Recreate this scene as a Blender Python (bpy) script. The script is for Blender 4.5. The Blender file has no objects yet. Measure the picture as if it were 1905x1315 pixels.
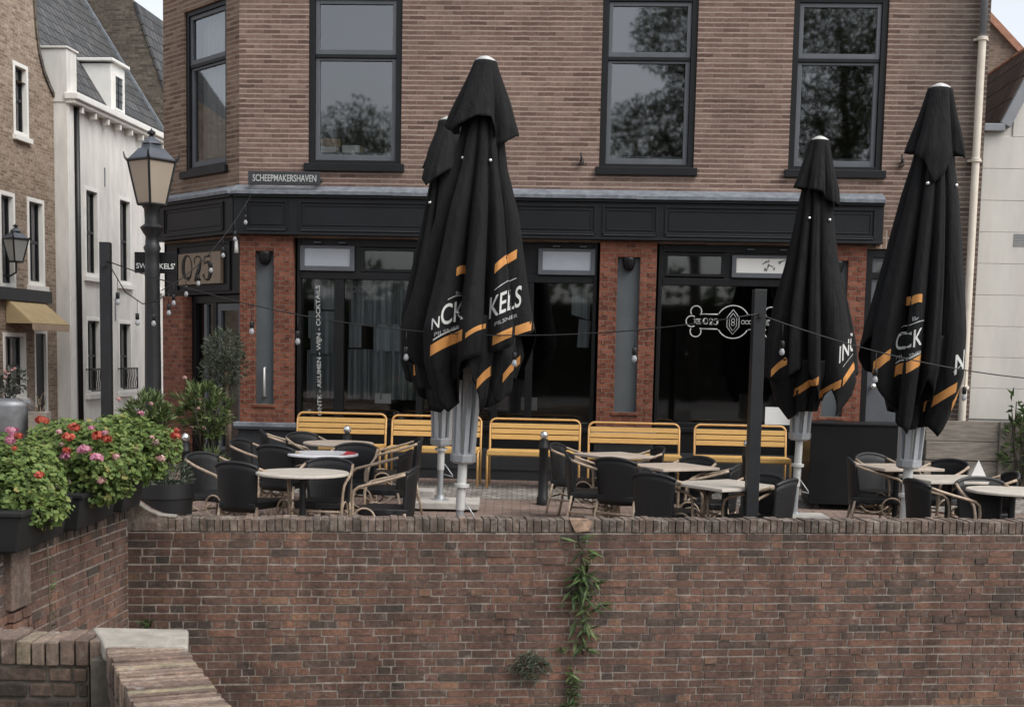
import bpy, bmesh, math, random
from mathutils import Vector, Matrix, Euler
from mathutils.bvhtree import BVHTree
R = math.radians
PI = math.pi
random.seed(7)
sc = bpy.context.scene
COL = sc.collection

# ------------------------------------------------------------------ materials
def nt_new(name):
    m = bpy.data.materials.new(name); m.use_nodes = True
    nt = m.node_tree; nt.nodes.clear()
    out = nt.nodes.new('ShaderNodeOutputMaterial')
    b = nt.nodes.new('ShaderNodeBsdfPrincipled')
    nt.links.new(b.outputs[0], out.inputs[0])
    return m, nt, b, out

def N(nt, t, **kw):
    n = nt.nodes.new(t)
    for k, v in kw.items():
        if k.startswith('i_'):
            n.inputs[k[2:].replace('_', ' ')].default_value = v
        else:
            setattr(n, k, v)
    return n

def ramp(nt, stops, interp='LINEAR'):
    r = nt.nodes.new('ShaderNodeValToRGB'); r.color_ramp.interpolation = interp
    els = r.color_ramp.elements
    while len(els) < len(stops): els.new(0.5)
    for e, (p, c) in zip(els, stops):
        e.position = p; e.color = (c[0], c[1], c[2], 1)
    return r

def mixc(nt, mode, fac, a, b):
    m = nt.nodes.new('ShaderNodeMix'); m.data_type = 'RGBA'; m.blend_type = mode
    for sock, v in ((m.inputs[0], fac), (m.inputs[6], a), (m.inputs[7], b)):
        if hasattr(v, 'node'): nt.links.new(v, sock)
        elif isinstance(v, tuple): sock.default_value = (v[0], v[1], v[2], 1)
        else: sock.default_value = v
    return m.outputs[2]

def mat(name, col, rough=0.6, metal=0.0, var=0.25, scale=6.0, bump=0.0, bscale=40.0, spec=0.5, island=0.0, stretch=(1,1,1)):
    m, nt, b, out = nt_new(name)
    tc = N(nt, 'ShaderNodeTexCoord'); mp = N(nt, 'ShaderNodeMapping'); mp.inputs[3].default_value = stretch
    nt.links.new(tc.outputs['Object'], mp.inputs[0])
    no = N(nt, 'ShaderNodeTexNoise', i_Scale=scale, i_Detail=5.0, i_Roughness=0.6)
    nt.links.new(mp.outputs[0], no.inputs['Vector'])
    lo = tuple(c*(1-var) for c in col); hi = tuple(min(1, c*(1+var)) for c in col)
    rp = ramp(nt, [(0.3, lo), (0.7, hi)])
    nt.links.new(no.outputs[0], rp.inputs[0])
    c = rp.outputs[0]
    if island:
        g = N(nt, 'ShaderNodeNewGeometry')
        r2 = ramp(nt, [(0, (1-island,)*3), (1, (1+island,)*3)])
        nt.links.new(g.outputs['Random Per Island'], r2.inputs[0])
        c = mixc(nt, 'MULTIPLY', 1.0, c, r2.outputs[0])
    nt.links.new(c, b.inputs['Base Color'])
    b.inputs['Roughness'].default_value = rough; b.inputs['Metallic'].default_value = metal
    b.inputs['Specular IOR Level'].default_value = spec
    if bump:
        n2 = N(nt, 'ShaderNodeTexNoise', i_Scale=bscale, i_Detail=4.0)
        nt.links.new(mp.outputs[0], n2.inputs['Vector'])
        bp = N(nt, 'ShaderNodeBump', i_Strength=bump, i_Distance=0.01)
        nt.links.new(n2.outputs[0], bp.inputs['Height']); nt.links.new(bp.outputs[0], b.inputs['Normal'])
    return m

def brick_tex_mat(name, stops, mortar, bw, bh, ms, var=0.3, bump=0.5, soldier=False, offset=0.5, end_tone=None, squash=1.0, xs=1.0):
    m, nt, b, out = nt_new(name)
    tc = N(nt, 'ShaderNodeTexCoord'); sp = N(nt, 'ShaderNodeSeparateXYZ')
    nt.links.new(tc.outputs['Object'], sp.inputs[0])
    ad0 = N(nt, 'ShaderNodeMath', operation='ADD'); nt.links.new(sp.outputs[0], ad0.inputs[0]); nt.links.new(sp.outputs[1], ad0.inputs[1])
    ad = N(nt, 'ShaderNodeMath', operation='MULTIPLY'); ad.inputs[1].default_value = xs; nt.links.new(ad0.outputs[0], ad.inputs[0]); bw = bw*xs
    cb = N(nt, 'ShaderNodeCombineXYZ')
    nt.links.new(ad.outputs[0], cb.inputs[1 if soldier else 0]); nt.links.new(sp.outputs[2], cb.inputs[0 if soldier else 1])
    wob = N(nt, 'ShaderNodeTexNoise', i_Scale=3.0, i_Detail=2.0); nt.links.new(cb.outputs[0], wob.inputs['Vector'])
    wo = N(nt, 'ShaderNodeVectorMath', operation='SCALE'); wo.inputs[3].default_value = 0.012
    sb = N(nt, 'ShaderNodeVectorMath', operation='SUBTRACT'); sb.inputs[1].default_value = (0.5, 0.5, 0.5)
    nt.links.new(wob.outputs[1], sb.inputs[0]); nt.links.new(sb.outputs[0], wo.inputs[0])
    va = N(nt, 'ShaderNodeVectorMath', operation='ADD'); nt.links.new(cb.outputs[0], va.inputs[0]); nt.links.new(wo.outputs[0], va.inputs[1])
    br = N(nt, 'ShaderNodeTexBrick'); br.offset = offset; br.squash = squash; br.squash_frequency = 2
    br.inputs['Color1'].default_value = (0, 0, 0, 1); br.inputs['Color2'].default_value = (1, 1, 1, 1); br.inputs['Mortar'].default_value = (.5, .5, .5, 1)
    br.inputs['Scale'].default_value = 1.0; br.inputs['Mortar Size'].default_value = ms; br.inputs['Mortar Smooth'].default_value = 0.2
    br.inputs['Brick Width'].default_value = bw; br.inputs['Row Height'].default_value = bh; br.inputs['Bias'].default_value = 0.0
    nt.links.new(va.outputs[0], br.inputs['Vector'])
    rp = ramp(nt, stops); nt.links.new(br.outputs['Color'], rp.inputs[0])
    no = N(nt, 'ShaderNodeTexNoise', i_Scale=14.0, i_Detail=6.0, i_Roughness=0.7); nt.links.new(tc.outputs['Object'], no.inputs['Vector'])
    r1 = ramp(nt, [(0.3, (1-var,)*3), (0.7, (1+var,)*3)]); nt.links.new(no.outputs[0], r1.inputs[0])
    c1 = mixc(nt, 'MULTIPLY', 1.0, rp.outputs[0], r1.outputs[0])
    no3 = N(nt, 'ShaderNodeTexNoise', i_Scale=5.0, i_Detail=6.0); nt.links.new(tc.outputs['Object'], no3.inputs['Vector'])
    rm = ramp(nt, [(0.3, tuple(x*0.7 for x in mortar)), (0.65, mortar)]); nt.links.new(no3.outputs[0], rm.inputs[0])
    c2 = mixc(nt, 'MIX', br.outputs['Fac'], c1, rm.outputs[0])
    n4 = N(nt, 'ShaderNodeTexNoise', i_Scale=0.7, i_Detail=4.0); nt.links.new(tc.outputs['Object'], n4.inputs['Vector'])
    r4 = ramp(nt, [(0.3, (0.80, 0.80, 0.79)), (0.62, (1.06, 1.05, 1.04))]); nt.links.new(n4.outputs[0], r4.inputs[0])
    c3 = mixc(nt, 'MULTIPLY', 1.0, c2, r4.outputs[0])
    if end_tone:   # a darker, greyer end of the wall: (x where it starts, x where it is full)
        mr = N(nt, 'ShaderNodeMapRange'); mr.inputs[1].default_value = end_tone[0]; mr.inputs[2].default_value = end_tone[1]
        nx = N(nt, 'ShaderNodeMath', operation='ADD'); nt.links.new(sp.outputs[0], nx.inputs[0])
        nm = N(nt, 'ShaderNodeMath', operation='MULTIPLY'); nm.inputs[1].default_value = 0.8; nt.links.new(n4.outputs[0], nm.inputs[0])
        nt.links.new(nm.outputs[0], nx.inputs[1]); nt.links.new(nx.outputs[0], mr.inputs[0])
        c3 = mixc(nt, 'MULTIPLY', mr.outputs[0], c3, (0.66, 0.72, 0.74))
    nt.links.new(c3, b.inputs['Base Color']); b.inputs['Roughness'].default_value = 0.9
    iv = N(nt, 'ShaderNodeMath', operation='SUBTRACT'); iv.inputs[0].default_value = 1.0; nt.links.new(br.outputs['Fac'], iv.inputs[1])
    am = N(nt, 'ShaderNodeMath', operation='MULTIPLY_ADD'); am.inputs[1].default_value = 0.35
    nt.links.new(no.outputs[0], am.inputs[0]); nt.links.new(iv.outputs[0], am.inputs[2])
    bp = N(nt, 'ShaderNodeBump', i_Strength=bump, i_Distance=0.006)
    nt.links.new(am.outputs[0], bp.inputs['Height']); nt.links.new(bp.outputs[0], b.inputs['Normal'])
    return m

def brick_island_mat(name, stops, lichen=None, stain=0.6, damp=False, lich=(0.56, 0.70)):
    """each modelled brick gets its own tone; blotches, pale bloom and dark stains over them"""
    m, nt, b, out = nt_new(name)
    tc = N(nt, 'ShaderNodeTexCoord'); g = N(nt, 'ShaderNodeNewGeometry')
    rp = ramp(nt, stops); nt.links.new(g.outputs['Random Per Island'], rp.inputs[0])
    no = N(nt, 'ShaderNodeTexNoise', i_Scale=30.0, i_Detail=9.0, i_Roughness=0.8); nt.links.new(tc.outputs['Object'], no.inputs['Vector'])
    r1 = ramp(nt, [(0.3, (0.4, 0.4, 0.41)), (0.5, (0.97, 0.96, 0.95)), (0.7, (1.75, 1.68, 1.6))]); nt.links.new(no.outputs[0], r1.inputs[0])
    c = mixc(nt, 'MULTIPLY', 1.0, rp.outputs[0], r1.outputs[0])
    n2 = N(nt, 'ShaderNodeTexNoise', i_Scale=1.3, i_Detail=5.0, i_Roughness=0.65); nt.links.new(tc.outputs['Object'], n2.inputs['Vector'])
    r2 = ramp(nt, [(0.34, (stain, stain, stain*1.02)), (0.6, (1.1, 1.08, 1.06))]); nt.links.new(n2.outputs[0], r2.inputs[0])
    c = mixc(nt, 'MULTIPLY', 1.0, c, r2.outputs[0])
    n3 = N(nt, 'ShaderNodeTexNoise', i_Scale=9.0, i_Detail=8.0, i_Roughness=0.8); nt.links.new(tc.outputs['Object'], n3.inputs['Vector'])
    r3 = ramp(nt, [(lich[0], (0, 0, 0)), (lich[1], (0.62, 0.62, 0.62))]); nt.links.new(n3.outputs[0], r3.inputs[0])
    c = mixc(nt, 'MIX', r3.outputs[0], c, lichen or (0.34, 0.30, 0.27))
    # streaks that ran down from the coping
    mp = N(nt, 'ShaderNodeMapping'); mp.inputs[3].default_value = (3.0, 3.0, 0.35); nt.links.new(tc.outputs['Object'], mp.inputs[0])
    n5 = N(nt, 'ShaderNodeTexNoise', i_Scale=1.5, i_Detail=5.0, i_Roughness=0.6); nt.links.new(mp.outputs[0], n5.inputs['Vector'])
    r5 = ramp(nt, [(0.36, (0.62, 0.63, 0.62)), (0.55, (1.0, 1.0, 1.0)), (0.72, (1.18, 1.16, 1.12))]); nt.links.new(n5.outputs[0], r5.inputs[0])
    c = mixc(nt, 'MULTIPLY', 1.0, c, r5.outputs[0])
    if damp:   # a damp dark patch where the two walls meet
        sp = N(nt, 'ShaderNodeSeparateXYZ'); nt.links.new(tc.outputs['Object'], sp.inputs[0])
        ad = N(nt, 'ShaderNodeMath', operation='MULTIPLY_ADD'); ad.inputs[1].default_value = 1.1; nt.links.new(n2.outputs[0], ad.inputs[0]); nt.links.new(sp.outputs[0], ad.inputs[2])
        mr = N(nt, 'ShaderNodeMapRange'); mr.inputs[1].default_value = 0.85; mr.inputs[2].default_value = 1.35; mr.inputs[3].default_value = 0.55; mr.inputs[4].default_value = 1.0
        nt.links.new(ad.outputs[0], mr.inputs[0])
        cbm = N(nt, 'ShaderNodeCombineColor'); 
        for q in range(3): nt.links.new(mr.outputs[0], cbm.inputs[q])
        c = mixc(nt, 'MULTIPLY', 1.0, c, cbm.outputs[0])
    nt.links.new(c, b.inputs['Base Color']); b.inputs['Roughness'].default_value = 0.93
    bp = N(nt, 'ShaderNodeBump', i_Strength=0.7, i_Distance=0.008)
    nt.links.new(no.outputs[0], bp.inputs['Height']); nt.links.new(bp.outputs[0], b.inputs['Normal'])
    return m

def glass_mat(name, refl=0.14, tint=(0.8, 0.84, 0.84), rough=0.0):
    m = bpy.data.materials.new(name); m.use_nodes = True
    nt = m.node_tree; nt.nodes.clear()
    out = nt.nodes.new('ShaderNodeOutputMaterial')
    tr = N(nt, 'ShaderNodeBsdfTransparent'); tr.inputs[0].default_value = (*tint, 1)
    gl = N(nt, 'ShaderNodeBsdfGlossy'); gl.inputs['Roughness'].default_value = rough; gl.inputs[0].default_value = (0.95, 0.97, 1, 1)
    lw = N(nt, 'ShaderNodeFresnel'); lw.inputs[0].default_value = 1.5
    ad = N(nt, 'ShaderNodeMath', operation='ADD'); ad.inputs[1].default_value = refl - 0.04; ad.use_clamp = True
    nt.links.new(lw.outputs[0], ad.inputs[0])
    tc = N(nt, 'ShaderNodeTexCoord'); no = N(nt, 'ShaderNodeTexNoise', i_Scale=0.9, i_Detail=1.0)
    nt.links.new(tc.outputs['Object'], no.inputs['Vector'])
    bp = N(nt, 'ShaderNodeBump', i_Strength=0.06, i_Distance=0.01); nt.links.new(no.outputs[0], bp.inputs['Height'])
    nt.links.new(bp.outputs[0], gl.inputs['Normal'])
    mx = nt.nodes.new('ShaderNodeMixShader')
    nt.links.new(ad.outputs[0], mx.inputs[0]); nt.links.new(tr.outputs[0], mx.inputs[1]); nt.links.new(gl.outputs[0], mx.inputs[2])
    nt.links.new(mx.outputs[0], out.inputs[0])
    return m

def leaf_mat(name, stops, rough=0.5, trans=0.25):
    m, nt, b, out = nt_new(name)
    g = N(nt, 'ShaderNodeNewGeometry'); rp = ramp(nt, stops); nt.links.new(g.outputs['Random Per Island'], rp.inputs[0])
    nt.links.new(rp.outputs[0], b.inputs['Base Color']); b.inputs['Roughness'].default_value = rough
    b.inputs['Specular IOR Level'].default_value = 0.3
    tl = N(nt, 'ShaderNodeBsdfTranslucent'); nt.links.new(rp.outputs[0], tl.inputs[0])
    mx = nt.nodes.new('ShaderNodeMixShader'); mx.inputs[0].default_value = trans
    nt.links.new(b.outputs[0], mx.inputs[1]); nt.links.new(tl.outputs[0], mx.inputs[2]); nt.links.new(mx.outputs[0], out.inputs[0])
    return m

def tile_mat(name, c0, c1, w=0.24, h=0.28):
    """roof tiles in the local x (along eave) / y (up the slope) plane"""
    m, nt, b, out = nt_new(name)
    tc = N(nt, 'ShaderNodeTexCoord')
    br = N(nt, 'ShaderNodeTexBrick'); br.offset = 0.0
    br.inputs['Color1'].default_value = (*c0, 1); br.inputs['Color2'].default_value = (*c1, 1)
    br.inputs['Mortar'].default_value = tuple(x*0.35 for x in c0) + (1,)
    br.inputs['Scale'].default_value = 1.0; br.inputs['Brick Width'].default_value = w; br.inputs['Row Height'].default_value = h
    br.inputs['Mortar Size'].default_value = 0.018; br.inputs['Mortar Smooth'].default_value = 0.7
    nt.links.new(tc.outputs['Object'], br.inputs['Vector'])
    no = N(nt, 'ShaderNodeTexNoise', i_Scale=2.5, i_Detail=6.0, i_Roughness=0.7); nt.links.new(tc.outputs['Object'], no.inputs['Vector'])
    r1 = ramp(nt, [(0.3, (0.65,)*3), (0.7, (1.4,)*3)]); nt.links.new(no.outputs[0], r1.inputs[0])
    c = mixc(nt, 'MULTIPLY', 1.0, br.outputs['Color'], r1.outputs[0])
    nt.links.new(c, b.inputs['Base Color']); b.inputs['Roughness'].default_value = 0.75
    iv = N(nt, 'ShaderNodeMath', operation='SUBTRACT'); iv.inputs[0].default_value = 1.0; nt.links.new(br.outputs['Fac'], iv.inputs[1])
    bp = N(nt, 'ShaderNodeBump', i_Strength=1.0, i_Distance=0.03); nt.links.new(iv.outputs[0], bp.inputs['Height'])
    nt.links.new(bp.outputs[0], b.inputs['Normal'])
    return m

M = {}
M['facade'] = brick_tex_mat('facade brick', [(0.0, (0.095, 0.056, 0.045)), (0.12, (0.134, 0.082, 0.065)), (0.6, (0.166, 0.106, 0.085)), (1.0, (0.203, 0.138, 0.112))], (0.37, 0.293, 0.238), 0.215, 0.0605, 0.0095, end_tone=(4.9, 5.6), xs=6.0)
M['corner_brick'] = brick_tex_mat('corner facade brick', [(0.0, (0.10, 0.06, 0.04)), (0.4, (0.17, 0.105, 0.072)), (1.0, (0.21, 0.145, 0.105))], (0.29, 0.24, 0.19), 0.215, 0.0605, 0.009, xs=5.0)
M['arch_brick'] = brick_tex_mat('soldier arch brick', [(0.0, (0.15, 0.09, 0.065)), (1.0, (0.30, 0.20, 0.15))], (0.42, 0.37, 0.31), 0.24, 0.06, 0.008, soldier=True, offset=0.0)
M['red_brick'] = brick_tex_mat('glazed orange red brick', [(0.0, (0.11, 0.034, 0.02)), (0.5, (0.165, 0.05, 0.028)), (1.0, (0.215, 0.078, 0.046))], (0.17, 0.115, 0.085), 0.13, 0.06, 0.006, bump=0.4)
M['old_brick'] = brick_tex_mat('old yellow brown brick', [(0.0, (0.19, 0.14, 0.105)), (0.5, (0.29, 0.225, 0.175)), (1.0, (0.36, 0.29, 0.235))], (0.40, 0.32, 0.235), 0.20, 0.055, 0.007, var=0.6, bump=0.9)
M['brown_brick'] = brick_tex_mat('weathered brown brick', [(0.0, (0.06, 0.05, 0.04)), (1.0, (0.14, 0.115, 0.09))], (0.12, 0.11, 0.09), 0.20, 0.055, 0.006, var=0.5)
M['far_brick'] = brick_tex_mat('dull brown gable brick', [(0.0, (0.13, 0.085, 0.06)), (1.0, (0.2, 0.14, 0.105))], (0.22, 0.18, 0.15), 0.20, 0.055, 0.006)
M['quay_brick'] = brick_island_mat('quay wall brick', [(0.0, (0.072, 0.055, 0.046)), (0.1, (0.1, 0.068, 0.054)), (0.35, (0.132, 0.078, 0.059)), (0.75, (0.16, 0.088, 0.065)), (0.95, (0.186, 0.1, 0.069)), (1.0, (0.205, 0.122, 0.08))], damp=True)
M['coping_brick'] = brick_island_mat('coping brick', [(0.0, (0.085, 0.065, 0.053)), (0.5, (0.12, 0.085, 0.068)), (1.0, (0.155, 0.11, 0.088))], lichen=(0.40, 0.355, 0.30), stain=0.62, lich=(0.47, 0.66))
M['near_brick'] = brick_island_mat('near parapet brick', [(0.0, (0.05, 0.04, 0.032)), (0.5, (0.10, 0.072, 0.055)), (1.0, (0.15, 0.105, 0.08))], lichen=(0.24, 0.22, 0.18))
M['near_top'] = brick_island_mat('near parapet coping brick', [(0.0, (0.13, 0.09, 0.072)), (0.45, (0.19, 0.138, 0.11)), (0.85, (0.245, 0.19, 0.15)), (1.0, (0.29, 0.25, 0.16))], lichen=(0.46, 0.43, 0.38), stain=0.65)
M['mortar'] = mat('old lime mortar', (0.26, 0.222, 0.188), 0.95, var=0.4, scale=9, bump=0.6)
M['dark_mortar'] = mat('dirty mortar', (0.10, 0.088, 0.07), 0.95, var=0.4, scale=9, bump=0.6)
M['stone'] = mat('pale cap stone', (0.30, 0.275, 0.235), 0.85, var=0.28, scale=9, bump=0.5, bscale=60)
M['slab'] = mat('concrete slab', (0.44, 0.42, 0.385), 0.85, var=0.15, scale=8, bump=0.3)
M['black'] = mat('black paint', (0.0065, 0.007, 0.008), 0.42, var=0.3, scale=5, bump=0.05, spec=0.3)
M['fascia'] = mat('black fascia paint', (0.0075, 0.0085, 0.0105), 0.45, var=0.25, scale=3, spec=0.3)
M['greypaint'] = mat('grey paint', (0.085, 0.093, 0.104), 0.5, var=0.12, scale=4)
M['panelgrey'] = mat('grey render panel', (0.08, 0.091, 0.098), 0.8, var=0.12, scale=3, bump=0.1)
M['plinthgrey'] = mat('dark grey plinth', (0.026, 0.029, 0.033), 0.6, var=0.2, scale=4)
M['lead'] = mat('lead flashing', (0.19, 0.21, 0.235), 0.55, metal=0.2, var=0.35, scale=10, bump=0.2)
M['dirtyglass_sheer'] = mat('sheer curtain', (0.34, 0.33, 0.31), 0.9, var=0.2, scale=8, stretch=(4, 4, 0.3))
M['drape'] = mat('grey drapes', (0.33, 0.34, 0.35), 0.9, var=0.65, scale=5, stretch=(3, 3, 0.12))  # drapes, and pale shapes that stand in for glass reflections
M['room'] = mat('dark interior', (0.022, 0.02, 0.018), 0.9, var=0.4, scale=2)
M['glass'] = glass_mat('window glass', 0.165, rough=0.026)
M['shopglass'] = glass_mat('shop window glass', 0.09, (0.72, 0.76, 0.76), rough=0.03)
M['frost'] = mat('frosted pane', (0.36, 0.385, 0.42), 0.25, var=0.06, scale=2)  # pale grey puts the reflected sky into the pane colour
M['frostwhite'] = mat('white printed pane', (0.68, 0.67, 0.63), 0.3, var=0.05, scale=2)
M['white'] = mat('white sticker', (0.72, 0.72, 0.70), 0.6, var=0.08)
M['offwhite'] = mat('faded white lettering', (0.42, 0.43, 0.42), 0.6, var=0.2, scale=14)
M['dimwhite'] = mat('dim neon tube', (0.27, 0.28, 0.28), 0.5, var=0.1)
M['faded'] = mat('printed white lettering', (0.52, 0.52, 0.50), 0.8, var=0.12, scale=14)
M['bronze'] = mat('bronze sign plate', (0.23, 0.175, 0.125), 0.5, metal=0.15, var=0.12, scale=5)
M['whitewall'] = mat('white lime render', (0.68, 0.665, 0.625), 0.85, var=0.16, scale=4, bump=0.3, bscale=25, stretch=(1, 1, 0.25))
M['whitepaint'] = mat('white gloss paint', (0.78, 0.77, 0.73), 0.5, var=0.05)
M['beigewall'] = mat('cream board cladding', (0.53, 0.51, 0.465), 0.7, var=0.09, scale=4, stretch=(1, 1, 0.3), bump=0.1)
M['sandpipe'] = mat('cream drainpipe', (0.62, 0.56, 0.47), 0.5, var=0.1)
M['tile_dark'] = tile_mat('dark roof tiles', (0.045, 0.047, 0.05), (0.085, 0.085, 0.085), 0.24, 0.26)
M['tile_red'] = tile_mat('dark red pantiles', (0.05, 0.032, 0.025), (0.10, 0.062, 0.046), 0.22, 0.30)
M['tile_orange'] = mat('orange ridge tile', (0.33, 0.16, 0.10), 0.8, var=0.3)
M['barge'] = mat('grey barge board', (0.21, 0.22, 0.235), 0.5, var=0.1)
M['awning'] = mat('ochre awning cloth', (0.40, 0.305, 0.165), 0.9, var=0.12, scale=5, bump=0.1)
M['awningside'] = mat('faded valance', (0.48, 0.36, 0.26), 0.9, var=0.15)
M['iron'] = mat('black iron', (0.008, 0.0085, 0.009), 0.45, var=0.3, bump=0.1)
M['lampiron'] = mat('dark grey cast iron', (0.0105, 0.0115, 0.013), 0.45, var=0.3, bump=0.1)
M['lamproof'] = mat('zinc lamp roof', (0.10, 0.11, 0.13), 0.4, metal=0.4, var=0.2)
def milk(name, col):
    m, nt, b, out = nt_new(name)
    b.inputs['Base Color'].default_value = (*col, 1); b.inputs['Roughness'].default_value = 0.25
    b.inputs['Subsurface Weight'].default_value = 0.0
    tl = N(nt, 'ShaderNodeBsdfTranslucent'); tl.inputs[0].default_value = (*col, 1)
    no = N(nt, 'ShaderNodeTexNoise', i_Scale=4.0); tc = N(nt, 'ShaderNodeTexCoord'); nt.links.new(tc.outputs['Object'], no.inputs['Vector'])
    r = ramp(nt, [(0.3, tuple(c*0.9 for c in col)), (0.7, col)]); nt.links.new(no.outputs[0], r.inputs[0]); nt.links.new(r.outputs[0], b.inputs['Base Color'])
    mx = nt.nodes.new('ShaderNodeMixShader'); mx.inputs[0].default_value = 0.45
    nt.links.new(b.outputs[0], mx.inputs[1]); nt.links.new(tl.outputs[0], mx.inputs[2]); nt.links.new(mx.outputs[0], out.inputs[0])
    return m
M['milkglass'] = milk('lantern milk glass', (0.62, 0.53, 0.43))
M['bulb'] = milk('bulb glass', (0.55, 0.56, 0.58))
M['fabric'] = cloth_mat if False else mat('black parasol cloth', (0.0072, 0.0075, 0.008), 0.85, var=0.25, scale=12, bump=0.25, bscale=160, spec=0.25)
def wrinkle(m):
    nt = m.node_tree; b = next(n for n in nt.nodes if n.type == 'BSDF_PRINCIPLED'); old = b.inputs['Normal'].links[0].from_socket
    tc = N(nt, 'ShaderNodeTexCoord'); mp = N(nt, 'ShaderNodeMapping'); mp.inputs[3].default_value = (7, 7, 1.1); nt.links.new(tc.outputs['Object'], mp.inputs[0])
    no = N(nt, 'ShaderNodeTexNoise', i_Scale=1.6, i_Detail=5.0, i_Roughness=0.62, i_Distortion=0.6); nt.links.new(mp.outputs[0], no.inputs['Vector'])
    bp = N(nt, 'ShaderNodeBump', i_Strength=0.9, i_Distance=0.035); nt.links.new(no.outputs[0], bp.inputs['Height']); nt.links.new(old, bp.inputs['Normal']); nt.links.new(bp.outputs[0], b.inputs['Normal'])
wrinkle(M['fabric'])
M['orange'] = mat('orange printed stripe', (0.50, 0.225, 0.06), 0.8, var=0.12, scale=9)
M['alu'] = mat('brushed aluminium', (0.42, 0.44, 0.46), 0.38, metal=0.55, var=0.12, scale=20, stretch=(6, 6, 0.4))
M['alu_pale'] = mat('pale grey pole', (0.55, 0.55, 0.53), 0.45, metal=0.2, var=0.1)
M['steel'] = mat('polished steel', (0.8, 0.8, 0.78), 0.22, metal=0.9, var=0.08)
M['yellow'] = mat('ochre yellow slat', (0.60, 0.365, 0.12), 0.5, var=0.12, scale=5, stretch=(1, 6, 6))
M['yellowtube'] = mat('ochre yellow tube', (0.62, 0.36, 0.13), 0.45, var=0.1)
M['bamboo'] = mat('bamboo look tube', (0.36, 0.275, 0.20), 0.4, var=0.3, scale=18)
M['blackwrap'] = mat('black wrapped tube', (0.010, 0.0105, 0.012), 0.5, var=0.3, scale=60)
def wicker():
    m, nt, b, out = nt_new('black wicker')
    tc = N(nt, 'ShaderNodeTexCoord')
    w = N(nt, 'ShaderNodeTexWave', i_Scale=28.0, i_Distortion=0.3); w.bands_direction = 'Z'; nt.links.new(tc.outputs['Object'], w.inputs['Vector'])
    w2 = N(nt, 'ShaderNodeTexWave', i_Scale=22.0, i_Distortion=0.3); w2.bands_direction = 'X'; nt.links.new(tc.outputs['Object'], w2.inputs['Vector'])
    mu = N(nt, 'ShaderNodeMath', operation='MULTIPLY'); nt.links.new(w.outputs[1], mu.inputs[0]); nt.links.new(w2.outputs[1], mu.inputs[1])
    r = ramp(nt, [(0, (0.003, 0.003, 0.0035)), (1, (0.010, 0.0105, 0.0115))]); nt.links.new(mu.outputs[0], r.inputs[0]); nt.links.new(r.outputs[0], b.inputs['Base Color'])
    b.inputs['Roughness'].default_value = 0.5
    bp = N(nt, 'ShaderNodeBump', i_Strength=0.5, i_Distance=0.004); nt.links.new(mu.outputs[0], bp.inputs['Height']); nt.links.new(bp.outputs[0], b.inputs['Normal'])
    return m
M['wicker'] = wicker()
M['tabletop'] = mat('pale stone look tabletop', (0.50, 0.455, 0.395), 0.42, var=0.14, scale=7)
M['tablewood'] = mat('worn wood look tabletop', (0.44, 0.37, 0.305), 0.5, var=0.2, scale=5, stretch=(1, 7, 1))
M['tablewhite'] = mat('glossy white tabletop', (0.80, 0.80, 0.82), 0.25, var=0.05)
M['red'] = mat('red print', (0.55, 0.045, 0.05), 0.4, var=0.2)
M['whitecloth'] = mat('white folded card', (0.55, 0.54, 0.52), 0.7, var=0.05)
M['zinc'] = mat('zinc bucket', (0.22, 0.23, 0.24), 0.5, metal=0.5, var=0.25)
M['pot'] = mat('black plastic pot', (0.008, 0.008, 0.0085), 0.5, var=0.3)
M['soil'] = mat('soil', (0.03, 0.022, 0.016), 0.95)
M['bark'] = mat('bark', (0.13, 0.095, 0.065), 0.9, var=0.4, scale=18, bump=0.6)
M['darkbark'] = mat('dark bark', (0.05, 0.04, 0.03), 0.9, var=0.4, scale=10, bump=0.6)
M['sleeper'] = mat('weathered grey timber', (0.21, 0.185, 0.155), 0.9, var=0.35, scale=5, bump=0.5, stretch=(1, 8, 8))
M['cardboard'] = mat('cardboard', (0.30, 0.20, 0.11), 0.85)
M['mossgreen'] = mat('flower box plastic', (0.009, 0.009, 0.0088), 0.6, var=0.3)
M['geranium'] = leaf_mat('geranium leaves', [(0, (0.055, 0.09, 0.022)), (0.5, (0.125, 0.19, 0.046)), (0.93, (0.19, 0.245, 0.07)), (1, (0.27, 0.23, 0.07))], 0.55)
M['oleander'] = leaf_mat('oleander leaves', [(0, (0.05, 0.08, 0.025)), (0.6, (0.11, 0.165, 0.055)), (1, (0.22, 0.23, 0.11))])
M['olive'] = leaf_mat('olive leaves', [(0, (0.03, 0.04, 0.025)), (0.6, (0.075, 0.095, 0.06)), (1, (0.17, 0.19, 0.14))])
M['fern'] = leaf_mat('fern leaves', [(0, (0.02, 0.036, 0.012)), (0.5, (0.05, 0.088, 0.025)), (0.9, (0.10, 0.155, 0.05)), (1, (0.19, 0.23, 0.10))])
M['shrub'] = leaf_mat('shrub leaves', [(0, (0.025, 0.045, 0.015)), (0.6, (0.06, 0.10, 0.03)), (1, (0.13, 0.19, 0.07))])
M['greyleaf'] = leaf_mat('dusty grey leaves', [(0, (0.03, 0.035, 0.025)), (0.6, (0.08, 0.09, 0.07)), (1, (0.2, 0.2, 0.19))])
M['treeleaf'] = leaf_mat('tree leaves', [(0, (0.045, 0.058, 0.025)), (0.6, (0.095, 0.115, 0.05)), (1, (0.18, 0.19, 0.10))])
M['petal_red'] = leaf_mat('salmon red petals', [(0, (0.44, 0.06, 0.04)), (1, (0.55, 0.14, 0.09))], 0.6, 0.3)
M['petal_pink'] = leaf_mat('pink petals', [(0, (0.52, 0.17, 0.27)), (1, (0.64, 0.33, 0.41))], 0.6, 0.3)
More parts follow.
